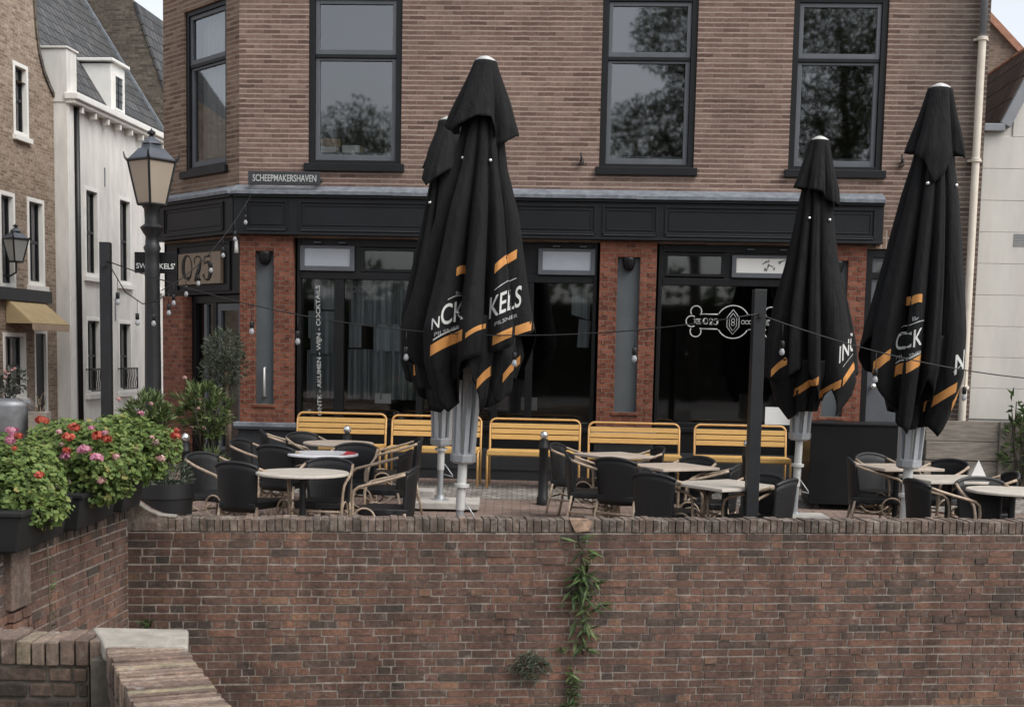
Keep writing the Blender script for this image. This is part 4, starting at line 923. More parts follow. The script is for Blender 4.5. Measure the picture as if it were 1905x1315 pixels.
# awning: sloped cloth with side cheeks and a scalloped valance
aw = thing('awning', 'ochre cloth awning with scalloped edge over the left shop door', 'awning', (-8.52, 25.0, 0), SA)
mb = MB(); s0, s1 = -1.95, -0.55
mb.quad((s0, -0.02, 2.36), (s1, -0.02, 2.36), (s1+0.05, -0.50, 1.95), (s0-0.05, -0.50, 1.95))
mb.quad((s0, -0.02, 2.36), (s0-0.05, -0.50, 1.95), (s0, -0.02, 1.95)); mb.quad((s1, -0.02, 2.36), (s1, -0.02, 1.95), (s1+0.05, -0.5, 1.95))
o = mb.build('canopy', M['awning'], aw); md = o.modifiers.new('t', 'SOLIDIFY'); md.thickness = 0.01
mb = MB(); n = 14
for i in range(n):
    a = s0-0.05+(s1-s0+0.1)*i/n; b = s0-0.05+(s1-s0+0.1)*(i+1)/n; c = (a+b)/2
    mb.quad((a, -0.505, 1.95), (a, -0.505, 1.87), (a+(c-a)*0.5, -0.507, 1.835), (c, -0.507, 1.825), (c+(b-c)*0.5, -0.507, 1.835), (b, -0.505, 1.87), (b, -0.505, 1.95))
o = mb.build('valance', M['awningside'], aw); md = o.modifiers.new('t', 'SOLIDIFY'); md.thickness = 0.008

# neighbour on the right
nh = thing('cream_house', 'cream board clad house with grey barge board beside the cafe on the right', 'house', (0, 17.1, 0), -A)
mb = MB()
gp = [(5.70, -0.3), (11.6, -0.3), (11.6, 4.48), (11.0, 5.50), (8.7, 6.2), (6.40, 5.50), (5.93, 4.50), (5.70, 4.50)]
mb.prism(gp, 0.10, 9.0); mb.build('wall', M['beigewall'], nh)
mb = MB(); z = 0.92
for k in range(26):
    z0 = 0.91+0.385*k; z1 = z0+0.381
    if z1 > 5.5: break
    xl = 5.715 if z1 < 4.5 else 5.94+(z1-4.50)*0.47
    xr = 11.59 if z1 < 4.5 else 11.58-(z1-4.5)*0.6
    if xr-xl > 0.3: mb.box(xl, xr, 0.082, 0.102, z0, z1)
mb.build('cladding', M['beigewall'], nh, bevel=0.003)
mb = MB(); sl = math.atan2(1.0, 0.47)
mb.box(5.69, 5.94, 0.0, 0.10, 4.43, 4.52)
L2 = 1.13
mb.box(0, L2, 0.0, 0.10, -0.10, 0.03, rot=Matrix.Rotation(-sl, 3, 'Y'), c=(0, 0.05, -0.035)); 
for i in range(len(mb.v)-8, len(mb.v)): mb.v[i] = (mb.v[i][0]+5.945, mb.v[i][1], mb.v[i][2]+4.535)
mb.build('barge_board', M['barge'], nh, bevel=0.008)
mb = MB(); mb.box(0, 9.0, 0, 1.16, -0.05, 0.02)
rf_ = mb.build('roof', M['tile_red'], nh); rf_.location = (5.90, 9.1, 4.55); rf_.rotation_euler = Euler((0, 0, 0)); rf_.matrix_local = Matrix.Translation((5.90, 9.1, 4.55)) @ Matrix.Rotation(R(-90), 4, 'Z') @ Matrix.Rotation(sl, 4, 'X')
mb = MB(); mb.quad((6.38, 0.0, 5.56), (6.38, 9.1, 5.56), (8.7, 9.1, 6.28), (8.7, 0.0, 6.28)); mb.quad((8.7, 0, 6.28), (8.7, 9.1, 6.28), (11.1, 9.1, 5.54), (11.1, 0, 5.54)); mb.build('upper_roof', M['lead'], nh)
for k in range(14): pass
mb = MB()
for k in range(26): mb.lathe([(0.06, 0.0), (0.06, 0.3), (0.05, 0.3), (0.05, 0.0)], 8, (0, 0)); n_ = len(mb.v); mb.v[n_-32:] = [(6.40+a, 0.1+0.34*k+c, 5.56+b) for a, b, c in mb.v[n_-32:]]
mb.build('ridge_tiles', M['tile_orange'], nh, smooth=True)
mb = MB()
for i in range(8): mb.box(6.14, 6.30, 0.075, 0.085, 3.05+0.05*i*0.4, 3.06+0.05*i*0.4)
mb.build('vent', M['barge'], nh)
fg = thing('brown_gable_house', 'dull brown gable with orange ridge tiles rising behind the cream house', 'house', (0, 17.1, 0), -A)
mb = MB(); mb.prism([(6.0, 0), (16, 0), (16, 0.4), (8.43, 8.0), (7.4, 9.03), (6.0, 9.03)], 9.6, 14); mb.build('wall', M['far_brick'], fg)
mb = MB(); mb.prism([(16, 0.4), (16, 0.55), (8.43, 8.12), (7.4, 9.15), (7.3, 9.08), (8.38, 8.0)], 9.5, 9.8); mb.build('verge_tiles', M['tile_orange'], fg)
# timber retaining boards and shrub
tp = thing('timber_planter', 'raised bed of stacked weathered grey timber boards below the cream wall', 'planter', (0, 17.1, 0), -A)
mb = MB()
for k, z in enumerate((0.0, 0.235, 0.47, 0.70)): mb.box(5.08-0.01*(k % 2), 7.6, -0.42+0.012*(k % 2), -0.36, z-0.05, z+0.175 if k < 3 else 0.90); mb.box(5.08-0.01*(k % 2), 5.14, -0.36, 0.0, z-0.05, z+0.175 if k < 3 else 0.90)
mb.box(5.95, 6.02, -0.45, -0.36, -0.1, 0.9); mb.build('boards', M['sleeper'], tp, bevel=0.006)
mb = MB(); mb.box(5.14, 7.6, -0.36, 0.04, 0.0, 0.86); mb.build('soil', M['soil'], tp)

def stem_tubes(mb, base, top, rg, r0=0.012, n=5, spread=0.3):
    for k in range(n):
        a = rg.uniform(0, 2*PI); e = Vector(top)+Vector((math.cos(a)*spread, math.sin(a)*spread, rg.uniform(-0.1, 0.15)))
        b = Vector(base)+Vector((rg.uniform(-0.04, 0.04), rg.uniform(-0.04, 0.04), 0)); m_ = (b+e)/2+Vector((rg.uniform(-0.05, 0.05), rg.uniform(-0.05, 0.05), 0))
        mb.tube([b, m_, e], [r0, r0*0.8, r0*0.4], 6)
def foliage(mb, blobs, n, L, W, rg, up=0.2, shell=0.55):
    tot = sum(b[3]*b[4]*b[5] for b in blobs)
    for (x, y, z, rx, ry, rz) in blobs:
        for k in range(int(n*rx*ry*rz/tot)):
            d = rnd_dir(rg); q = rg.uniform(shell, 1.0)**0.6 if rg.random() < 0.8 else rg.random()
            p = Vector((x+d.x*rx*q, y+d.y*ry*q, z+d.z*rz*q))
            dd = (d+rnd_dir(rg)*0.8); dd.z += up
            s = rg.uniform(0.7, 1.25); leaf(mb, p, dd, rnd_dir(rg, 0.5), L*s, W*s)
def whorls(mb, blobs, n, L, W, rg, up=0.6, k=9):
    """tufts of long leaves, as on oleander shoots"""
    for _ in range(n):
        (x, y, z, rx, ry, rz) = blobs[rg.randrange(len(blobs))]
        d = rnd_dir(rg, 0.25); q = rg.uniform(0.5, 1.0); p = Vector((x+d.x*rx*q, y+d.y*ry*q, z+d.z*rz*q)); ax = (d+Vector((0, 0, up))).normalized()
        for j in range(k):
            v = (ax+rnd_dir(rg)*0.75).normalized(); s = rg.uniform(0.7, 1.2); leaf(mb, p-ax*rg.uniform(0, 0.05), v, ax, L*s, W*s, 0.15)

sh = thing('leafy_shrub', 'dark green shrub with long leaves at the right edge on the timber bed', 'shrub', (6.03, 16.25, 0.0))
mb = MB(); r6 = random.Random(61); foliage(mb, [(0.15, 0, 0.62, 0.26, 0.2, 0.35), (0.3, 0, 0.9, 0.2, 0.2, 0.3)], 420, 0.12, 0.035, r6, 0.4); foliage(mb, [(0.02, 0, 1.1, 0.1, 0.1, 0.14)], 12, 0.12, 0.04, r6); mb.build('foliage', M['shrub'], sh)
mb = MB(); stem_tubes(mb, (0.15, 0, 0.0), (0.12, 0, 1.0), r6, 0.014, 6, 0.15); mb.build('stem', M['darkbark'], sh)

# ------------------------------------------------------------------ benches
def make_bench():
    W = 1.11
    t = thing('garden_bench', '', 'bench', (0, 0, 0), 0, 'yellow benches along the cafe front')
    mb = MB(); x0, x1 = -W/2, W/2
    def bend(pts): return pts
    p = [(x0, 0.02, 0.0), (x0, 0.0, 0.42), (x0, 0.055, 0.74)]
    for i in range(6): a = PI-PI/2*i/5; p.append((x0+0.07+0.07*math.cos(a), 0.065, 0.745+0.07*math.sin(a)))
    for i in range(6): a = PI/2-PI/2*i/5; p.append((x1-0.07+0.07*math.cos(a), 0.065, 0.745+0.07*math.sin(a)))
    p += [(x1, 0.055, 0.74), (x1, 0.0, 0.42), (x1, 0.02, 0.0)]
    mb.tube(p, 0.0135, 8)
    for x in (x0, x1):
        mb.tube([(x, 0.0, 0.415), (x, -0.40, 0.415), (x, -0.43, 0.40), (x, -0.44, 0.36), (x, -0.44, 0.0)], 0.0135, 8)
    mb.tube([(x0, -0.43, 0.40), (x1, -0.43, 0.40)], 0.011, 8)
    mb.build('frame', M['yellowtube'], t, smooth=True)
    mb = MB()
    for k in range(3):
        z = 0.565+0.069*k; y = 0.022+0.012*k
        mb.box(x0+0.015, x1-0.015, y-0.008, y+0.008, z, z+0.059, rot=Matrix.Rotation(R(-9), 3, 'X'))
    mb.build('backrest', M['yellow'], t, bevel=0.004)
    mb = MB()
    for k in range(5): y = -0.035-0.082*k; mb.box(x0-0.005, x1+0.005, y-0.07, y, 0.43, 0.452)
    mb.box(x0-0.005, x1+0.005, -0.452, -0.435, 0.40, 0.452)
    mb.build('seat', M['yellow'], t, bevel=0.004)
    return t
b0 = make_bench(); ca, sa = math.cos(-A), math.sin(-A)
blabels = ['yellow slatted bench beside the left pilaster, behind the first bollard', 'yellow slatted bench behind the two grey parasol poles', 'yellow slatted bench with its whole seat in the open between parasol and bollard', 'yellow slatted bench below the middle pilaster', 'yellow slatted bench furthest right, behind the black post']
for i, (u, dz) in enumerate(((-2.12, 0.015), (-0.93, 0.01), (0.295, 0.0), (1.515, -0.015), (2.815, -0.01))):
    off = -0.50; loc = (u*ca-off*sa, 17.1+u*sa+off*ca, zf(17.1+u*sa+off*ca)+0.005+dz)
    if i == 0: b0.location = loc; b0.rotation_euler = (0, 0, -A); b0['label'] = blabels[0]
    else: dup(b0, loc, -A, blabels[i])

# ------------------------------------------------------------------ bistro chairs
def make_chair():
    t = thing('bistro_chair', '', 'chair', (0, 0, 0), 0, 'black wicker bistro chairs on the terrace')
    def rim(a):      # plan curve of the back, a in -1..1
        return 0.225*math.sin(a*1.15)/math.sin(1.15), -0.20-0.085*math.cos(a*1.3)
    mb = MB(); n = 14; rows = 8
    for j in range(rows+1):
        q = j/rows; z = 0.35+0.45*q
        for i in range(n+1):
            a = -1+2*i/n; x, y = rim(a); sc_ = 0.84+0.16*q
            zz = z-(0.05*a*a*q)
            mb.v.append((x*sc_, y*1.0+0.035*(1-q)-0.0*q, zz))
    for j in range(rows):
        for i in range(n): k = j*(n+1)+i; mb.face([k, k+1, k+n+2, k+n+1])
    o = mb.build('backrest', M['wicker'], t, smooth=True); md = o.modifiers.new('t', 'SOLIDIFY'); md.thickness = 0.018; md.offset = 0
    mb = MB(); ot = [(-0.20, -0.235), (-0.10, -0.25), (0.10, -0.25), (0.20, -0.235), (0.225, -0.05), (0.23, 0.15), (0.20, 0.215), (0.0, 0.235), (-0.20, 0.215), (-0.23, 0.15), (-0.225, -0.05)]
    k = len(ot); mb.v += [(x, y, 0.375) for x, y in ot]+[(x, y, 0.44) for x, y in ot]
    mb.face([i for i in reversed(range(k))]); mb.face([k+i for i in range(k)])
    for i in range(k): mb.face([i, (i+1) % k, k+(i+1) % k, k+i])
    mb.build('seat', M['wicker'], t, bevel=0.015)
    mb = MB(); mb.tube([(rim(-1+2*i/12)[0]*1.02, rim(-1+2*i/12)[1]-0.002, 0.805-0.05*(-1+2*i/12)**2) for i in range(13)], 0.017, 8); mb.build('back_rim', M['blackwrap'], t, smooth=True)
    for s in (-1, 1):
        x1, y1 = rim(1.0)
        p = [(s*x1*1.02, y1, 0.755), (s*0.245, -0.14, 0.725), (s*0.262, -0.02, 0.69), (s*0.27, 0.10, 0.66), (s*0.268, 0.19, 0.635), (s*0.262, 0.235, 0.60), (s*0.255, 0.25, 0.54), (s*0.245, 0.25, 0.42), (s*0.24, 0.255, 0.2), (s*0.238, 0.262, 0.0)]
        q = []
        for i in range(len(p)-1):
            q.append(p[i]); q.append(tuple((a+b)/2 for a, b in zip(p[i], p[i+1])))
        q.append(p[-1])
        mb = MB(); mb.tube(q, 0.0135, 8); mb.build('armrest', M['bamboo'], t, smooth=True)
        mb = MB(); mb.tube([(s*(0.246), 0.145+0.098*math.cos(2*PI*i/18), 0.345+0.098*math.sin(2*PI*i/18)) for i in range(18)], 0.0095, 7, closed=True)
        mb.tube([(s*0.246, -0.16+0.0*i, 0.36) if i == 0 else (s*(0.246+0.0*i), -0.17+0.07*i, 0.36-0.07*math.sin(PI*i/4)) for i in range(5)], 0.009, 6)
        mb.build('ring_brace', M['bamboo'], t, smooth=True)
        mb = MB(); mb.tube([(s*0.20, -0.21, 0.40), (s*0.215, -0.245, 0.2), (s*0.225, -0.285, 0.0)], 0.0135, 8); mb.build('leg', M['bamboo'], t, smooth=True)
    mb = MB(); mb.tube([(-0.236, 0.25, 0.36), (0.236, 0.25, 0.36)], 0.011, 7); mb.tube([(-0.21, -0.235, 0.26), (0.21, -0.235, 0.26)], 0.010, 7); mb.tube([(-0.236, 0.253, 0.22), (-0.22, -0.23, 0.24)], 0.010, 7); mb.tube([(0.236, 0.253, 0.22), (0.22, -0.23, 0.24)], 0.010, 7)
    mb.build('stretcher', M['bamboo'], t, smooth=True)
    return t
ch0 = make_chair()
CH = [  # back-top x, y, facing x, y, label
 (-3.02, 12.89, 0.86, -0.50, 'chair next to the black flowerpot, turned towards the front round table'),
 (-2.52, 12.13, 0.40, 0.92, 'chair at the front left round table with its back to the quay wall'),
 (-2.88, 14.01, 0.95, -0.30, 'chair left of the white table, arms towards it, behind the flowerpot chair'),
 (-2.40, 13.43, 0.42, 0.91, 'chair with its back to the viewer in front of the white table'),
 (-2.36, 14.84, 0.75, -0.66, 'chair in front of the leftmost bench, open arms facing the viewer'),
 (-2.78, 14.87, 0.97, 0.22, 'chair against the left pilaster base, leftmost of the rear row'),
 (-1.73, 12.72, -0.12, -0.99, 'chair facing the viewer behind the front left round table'),
 (-0.88, 12.14, -0.97, 0.10, 'chair right of the front round table, seen side on near the parasols'),
 (-1.03, 13.31, -0.96, 0.16, 'chair right of the white table, in the middle of three facing left'),
 (-1.00, 14.50, -0.96, -0.12, 'chair facing left nearest the bench behind the parasol poles'),
 (-1.62, 13.95, -0.15, -0.98, 'chair behind the white table, facing the viewer'),
 (0.44, 14.24, 0.93, -0.36, 'chair right beside the free-standing bollard, its back to it'),
 (0.55, 13.42, 0.98, -0.10, 'chair facing right with a full side view, second from the bollard'),
 (0.98, 12.98, 0.55, 0.83, 'chair with its back to the viewer at the middle square table'),
 (1.24, 11.95, 0.62, 0.78, 'chair at front square table, back to the trailing wall fern'),
 (1.20, 12.36, 0.95, -0.30, 'chair half hidden behind the one at the left of the front square table'),
 (1.55, 14.06, -0.97, -0.15, 'chair facing left at the rear square table before the fourth bench'),
 (1.87, 13.38, -0.72, -0.69, 'chair beyond the middle square table, facing the viewer'),
 (2.15, 12.78, -0.93, 0.30, 'chair facing left just left of the tall black post'),
 (2.32, 12.20, -0.72, -0.66, 'chair behind the black post, arms towards the front square table'),
 (2.45, 11.78, -0.80, 0.55, 'chair with slanting black back just right of the black post'),
 (3.38, 13.47, 0.97, -0.18, 'chair in front of the large black box, facing right'),
 (3.70, 13.98, 0.55, -0.83, 'chair between the black box and the right parasol, facing the viewer'),
 (4.45, 13.56, -0.80, -0.55, 'chair below the grey timber boards, its arms curling left'),
 (3.58, 11.95, 0.96, 0.22, 'chair right of the right parasol pole with its back to the quay wall'),
 (4.28, 12.30, 0.10, -0.99, 'chair behind the cut off table at the right edge, facing the viewer'),
 (4.72, 12.60, -0.97, 0.05, 'chair cut off by the right edge of the view'),
]
for i, (x, y, fx, fy, lb) in enumerate(CH):
    l = math.hypot(fx, fy); fx /= l; fy /= l
    px, py = x+fx*0.27, y+fy*0.27; loc = (px, py, zf(py)); rz = yawto(fx, fy)
    lb = 'black wicker '+lb
    if i == 0: ch0.location = loc; ch0.rotation_euler = (0, 0, rz); ch0['label'] = lb
    else: dup(ch0, loc, rz, lb)

# ------------------------------------------------------------------ tables
def make_table(x, y, kind, size, rot, label, topm, red=False):
    t = thing('round_table' if kind == 'r' else 'square_table', label, 'table', (x, y, zf(y)), rot, 'terrace tables')
    mb = MB()
    if kind == 'r': mb.lathe([(size*0.97, 0.715), (size, 0.72), (size, 0.735), (size*0.985, 0.742)], 40)
    else: mb.box(-size, size, -size, size, 0.715, 0.742)
    tp_ = mb.build('tabletop', topm, t, bevel=0.004 if kind != 'r' else 0)
    if red:
        mb = MB(); n = 14; mb.v = [(size*0.96*math.cos(R(-55+110*i/n)), size*0.96*math.sin(R(-55+110*i/n)), 0.745) for i in range(n+1)]+[(size*0.62, -0.16, 0.745), (size*0.62, 0.16, 0.745)][::-1]
        mb.face(list(range(n+3))); mb.build('red_print', M['red'], tp_)
    mb = MB(); mb.lathe([(0.045, 0.03), (0.035, 0.06), (0.03, 0.1), (0.03, 0.715)], 14); mb.box(-0.2, 0.2, -0.03, 0.03, 0.695, 0.714); mb.box(-0.03, 0.03, -0.2, 0.2, 0.693, 0.712); mb.build('pedestal', M['iron'], t, smooth=True, angle=R(35))
    mb = MB()
    for k in range(4): 
        a = PI/4+PI/2*k; mb.tube([(0.03*math.cos(a), 0.03*math.sin(a), 0.06), (0.2*math.cos(a), 0.2*math.sin(a), 0.045), (0.3*math.cos(a), 0.3*math.sin(a), 0.015)], [0.025, 0.02, 0.014], 8)
    mb.build('foot', M['iron'], t, smooth=True)
    return t
make_table(-1.90, 12.13, 'r', 0.42, 0.3, 'round pale stone look table nearest the quay wall on the left', M['tabletop'])
make_table(-1.92, 13.52, 'r', 0.36, 0.0, 'round white table with a red patch on its right edge', M['tablewhite'], True)
make_table(-1.88, 14.46, 'r', 0.38, 0.0, 'round pale table in the rear row before the left benches', M['tablewood'])
make_table(1.05, 13.90, 's', 0.31, R(33), 'square wood look table furthest back in the middle group', M['tablewood'])
make_table(1.56, 13.10, 's', 0.33, R(28), 'square wood look table in the middle between the other two', M['tablewood'])
make_table(1.90, 11.92, 's', 0.36, R(33), 'square pale table nearest the quay wall, crossed by the black post', M['tabletop'])
make_table(3.85, 13.42, 's', 0.33, R(15), 'square wood look table behind the right parasol pole', M['tablewood'])
make_table(4.12, 12.62, 's', 0.35, R(8), 'square pale table carrying a white folded card', M['tabletop'])
make_table(4.46, 11.92, 'r', 0.40, 0, 'round pale table cut off by the right edge', M['tabletop'])
mb = MB(); mb.v = [(-0.07, -0.05, 0), (0.09, -0.05, 0), (0.09, 0.05, 0), (-0.07, 0.05, 0), (0.02, 0.0, 0.17)]
for f in ((0, 3, 2, 1), (0, 1, 4), (1, 2, 4), (2, 3, 4), (3, 0, 4)): mb.face(list(f))
o = mb.build('folded_card', M['whitecloth']); o.location = (4.38, 12.66, zf(12.62)+0.743); tag(o, 'white pointed folded card on the pale square table at the right', 'card')

# ------------------------------------------------------------------ bollards
def bollard(x, y, label, first=[None]):
    loc = (x, y, zf(y))
    if first[0] is None:
        t = thing('bollard', label, 'bollard', loc, 0, 'black bollards with polished knobs')
        mb = MB(); mb.lathe([(0.07, 0.0), (0.07, 0.08), (0.056, 0.10), (0.052, 0.62), (0.06, 0.63), (0.06, 0.66), (0.05, 0.68), (0.046, 0.745)], 18); mb.build('post', M['iron'], t, smooth=True, angle=R(40))
        mb = MB(); mb.lathe([(0.0, 0.84)]+[(0.046*math.sin(PI*i/10), 0.79+0.048*math.cos(PI*i/10)) for i in range(1, 9)]+[(0.022, 0.742)], 18); mb.v = [(a, b, c) for a, b, c in mb.v]; mb.build('knob', M['steel'], t, smooth=True)
        first[0] = t
    else: dup(first[0], loc, 0, label)
bollard(0.35, 15.15, 'black bollard standing free in front of the open bench, seen down to its foot')
bollard(-1.89, 15.30, 'black bollard before the leftmost bench')
bollard(-3.47, 14.21, 'black bollard with bright knob behind the geraniums')
bollard(2.57, 14.70, 'black bollard mostly hidden by the tall black post')

# ------------------------------------------------------------------ parasols
def lerp_tab(tab, x):
    if x <= tab[0][0]: return tab[0][1]
    for (a, va), (b, vb) in zip(tab, tab[1:]):
        if x <= b: t = (x-a)/(b-a); return va+(vb-va)*t
    return tab[-1][1]
def per_tab(tab, deg):
    deg %= 360; tab = sorted(tab); ext = [(tab[-1][0]-360, tab[-1][1])]+tab+[(tab[0][0]+360, tab[0][1])]
    for (a, va), (b, vb) in zip(ext, ext[1:]):
        if a <= deg <= b: t = (deg-a)/max(b-a, 1e-6); return va+(vb-va)*t
def cloth(mb, ztop, prof, hem, n, amp, rg, nt=48, nth=220, twist=0.2, scale=1.0, dx=0.0):
    ph = rg.uniform(0, 6); w1 = [rg.uniform(0, 6) for _ in range(4)]; am = [rg.uniform(0.6, 1.2) for _ in range(n)]
    b = len(mb.v)
    for i in range(nt+1):
        t = i/nt
        for j in range(nth):
            th = 2*PI*j/nth; hz = per_tab(hem, math.degrees(th))
            z = ztop+(hz-ztop)*t
            Rr = lerp_tab(prof, z)*scale
            tw = th+ph+0.28*math.sin(2*th+w1[0])+0.16*math.sin(3*th+w1[1])+twist*t*math.sin(th+w1[2])
            c = abs(math.cos(n*tw/2)); f = (1-c)**1.6
            k = am[int((n*tw/2)/PI) % n]
            a = amp*(0.25+0.75*min(1, t*1.3))*k
            fine = 0.022*math.sin(23*tw+3*t)*t+0.03*math.sin(5*tw+7*t+w1[3])*t
            r = Rr*(1.04-a*f+fine)
            mb.v.append((r*math.cos(th)+dx*t*t, r*math.sin(th), z))
    for i in range(nt):
        for j in range(nth):
            j2 = (j+1) % nth; mb.face([b+i*nth+j, b+i*nth+j2, b+(i+1)*nth+j2, b+(i+1)*nth+j][::-1])
def bvh_of(mb): return BVHTree.FromPolygons([Vector(v) for v in mb.v], mb.f)
def drape(bv, pts2, faces, off=0.006):
    """lay a flat print (x, z) on the cloth from the front"""
    vs = []; ok = []
    for (x, z) in pts2:
        h = bv.ray_cast(Vector((x, -3, z)), Vector((0, 1, 0)))
        if h[0] is None: ok.append(False); vs.append((x, 0, z))
        else: ok.append(True); vs.append((h[0].x, h[0].y-off, h[0].z))
    fs = []
    for f in faces:
        if all(ok[i] for i in f):
            ys = [vs[i][1] for i in f]
            if max(ys)-min(ys) < 0.2: fs.append(f)
    return vs, fs
def print_obj(name, bv, pts2, faces, m, parent):
    vs, fs = drape(bv, pts2, faces)
    used = sorted({i for f in fs for i in f}); mp = {u: k for k, u in enumerate(used)}
    mb = MB(); mb.v = [vs[u] for u in used]
    for f in fs: mb.face([mp[i] for i in f])
    if mb.f: mb.build(name, m, parent)
def stripe(bv, parent, x0, z0, x1, z1, h, m, nx=16, nz=3):
    """slanting printed band: lower edge from x0,z0 to x1,z1, height h"""
    pts = []; fc = []
    for i in range(nx+1):
        for j in range(nz+1):
            t = i/nx; pts.append((x0+(x1-x0)*t, z0+(z1-z0)*t+h*j/nz+0.012*math.sin(PI*t)))
    for i in range(nx):
        for j in range(nz): a = i*(nz+1)+j; fc.append([a, a+nz+1, a+nz+2, a+1])
    print_obj('stripe', bv, pts, fc, m, parent)
def print_text(bv, parent, body, cx, cz, w, h, ang, m, offset=0.01, sh=0.0):
    me = text_mesh(body, 1.0, offset, 1.0, 0.0, shear=sh)
    bm = bmesh.new(); bm.from_mesh(me)
    xs_ = [v.co.x for v in bm.verts]; ys_ = [v.co.y for v in bm.verts]; ax, ay = (min(xs_)+max(xs_))/2, (min(ys_)+max(ys_))/2
    fx, fy = w/(max(xs_)-min(xs_)), h/(max(ys_)-min(ys_)); c, s = math.cos(ang), math.sin(ang)
    bmesh.ops.subdivide_edges(bm, edges=[e for e in bm.edges if e.calc_length() > 0.15], cuts=2)
    bmesh.ops.triangulate(bm, faces=bm.faces[:])
    bm.verts.ensure_lookup_table(); bm.verts.index_update()
    pts = []
    for v in bm.verts:
        x, y = (v.co.x-ax)*fx, (v.co.y-ay)*fy; y += x*math.tan(ang); pts.append((cx+x, cz+y))
    fc = [[v.index for v in f.verts] for f in bm.faces]; bm.free()
    print_obj('lettering', bv, pts, fc, m, parent)
def parasol(label, x, y, lean, cap_z, flap, main, inner, prints, seed, ribz, cap_r=0.085, pole_r=0.045, tail=None, base_z=None, n=9):
    """all z in metres above the street datum; local origin on the floor"""
    g = zf(y) if base_z is None else base_z
    t = thing('parasol', label, 'parasol', (x, y, g), 0, 'closed black parasols'); t.rotation_euler = (0, lean, 0)
    L = lambda z: z-g
    rg = random.Random(seed)
    mb = MB(); cloth(mb, L(cap_z-0.30), [(L(z), r) for z, r in sorted(main['prof'])], [(a, L(z)) for a, z in main['hem']], n, main.get('amp', 0.34)*1.9, rg, dx=main.get('dx', 0.0))
    if inner: cloth(mb, L(inner['top']), [(L(z), r) for z, r in sorted(inner['prof'])], [(a, L(z)) for a, z in inner['hem']], 6, 0.4, rg, nt=24)
    o = mb.build('canopy', M['fabric'], t, smooth=True); md = o.modifiers.new('t', 'SOLIDIFY'); md.thickness = 0.006
    bv = bvh_of(mb)
    mb = MB(); cloth(mb, L(cap_z-0.02), [(L(z), r) for z, r in sorted(flap['prof'])], [(a, L(z)) for a, z in flap['hem']], flap.get('n', 5), 0.42, rg, nt=20, twist=0.05)
    o = mb.build('vent_flap', M['fabric'], t, smooth=True); md = o.modifiers.new('t', 'SOLIDIFY'); md.thickness = 0.006
    mb = MB(); mb.lathe([(cap_r+0.004, L(cap_z-0.025)), (cap_r+0.006, L(cap_z-0.008)), (cap_r*0.75, L(cap_z+0.01)), (cap_r*0.35, L(cap_z+0.026)), (0.0, L(cap_z+0.03))], 20); mb.build('cap', M['alu_pale'], t, smooth=True)
    # eyelets where the flap is tied down
    for (ex, ez) in flap.get('eye', []):
        h = bv.ray_cast(Vector((ex, -3, L(ez))), Vector((0, 1, 0)))
        if h[0] is not None:
            mb = MB(); mb.lathe([(0.0, -0.02)]+[(0.018*math.sin(PI*i/8), -0.018*math.cos(PI*i/8)) for i in range(1, 8)]+[(0.0, 0.018)], 10); mb.xform(Matrix.Translation(h[0]+Vector((0, -0.012, 0)))); mb.build('eyelet', M['steel'], t, smooth=True)
    # bundle of folded ribs around the pole
    mb = MB()
    for k in range(8):
        a = 2*PI*k/8+0.25; rt, rb = 0.115, 0.092
        mb.box(-0.017, 0.017, -0.022, 0.022, 0, 1); i0 = len(mb.v)-8
        for i in range(i0, i0+8):
            vx, vy, vz = mb.v[i]; rr_ = rb+(rt-rb)*vz; zz = L(ribz[0])+(L(ribz[1])-L(ribz[0]))*vz
            mb.v[i] = ((rr_+vx)*math.cos(a)-vy*math.sin(a), (rr_+vx)*math.sin(a)+vy*math.cos(a), zz)
    mb.build('rib_bundle', M['alu'], t, bevel=0.004)
    mb = MB(); mb.lathe([(0.09, L(ribz[0])-0.05), (0.12, L(ribz[0])-0.03), (0.125, L(ribz[0])+0.03), (0.08, L(ribz[0])+0.05)], 8); mb.build('hub', M['alu'], t)
    mb = MB(); mb.tube([(0, 0, 0.35), (0, 0, L(cap_z-0.1))], pole_r, 14)
    for z in (0.58,): mb.lathe([(pole_r, z-0.02), (pole_r+0.028, z-0.015), (pole_r+0.028, z+0.015), (pole_r, z+0.02)], 16)
    mb.build('pole', M['alu_pale'], t, smooth=True, angle=R(40))
    mb = MB(); mb.tube([(0, 0, 0.03), (0, 0, 0.36)], pole_r*0.8, 14); mb.lathe([(0.11, 0.0), (0.11, 0.02), (0.06, 0.035), (0.05, 0.07)], 16); mb.build('base_tube', M['alu'], t, smooth=True, angle=R(40))
    mb = MB(); mb.tube([(pole_r, 0, 0.42), (pole_r+0.09, -0.02, 0.30), (pole_r+0.10, -0.02, 0.28), (pole_r, 0, 0.30)], 0.007, 6); mb.build('crank', M['alu'], t, smooth=True)
    for pr in prints:
        if pr[0] == 's': stripe(bv, t, pr[1], L(pr[2]), pr[3], L(pr[4]), pr[5], M['orange'])
        elif pr[0] == 'w': stripe(bv, t, pr[1], L(pr[2]), pr[3], L(pr[4]), pr[5], M['offwhite'], nz=1)
        else: print_text(bv, t, pr[1], pr[2], L(pr[3]), pr[4], pr[5], pr[6], M['dimwhite'] if len(pr) > 7 else M['faded'])
    return t
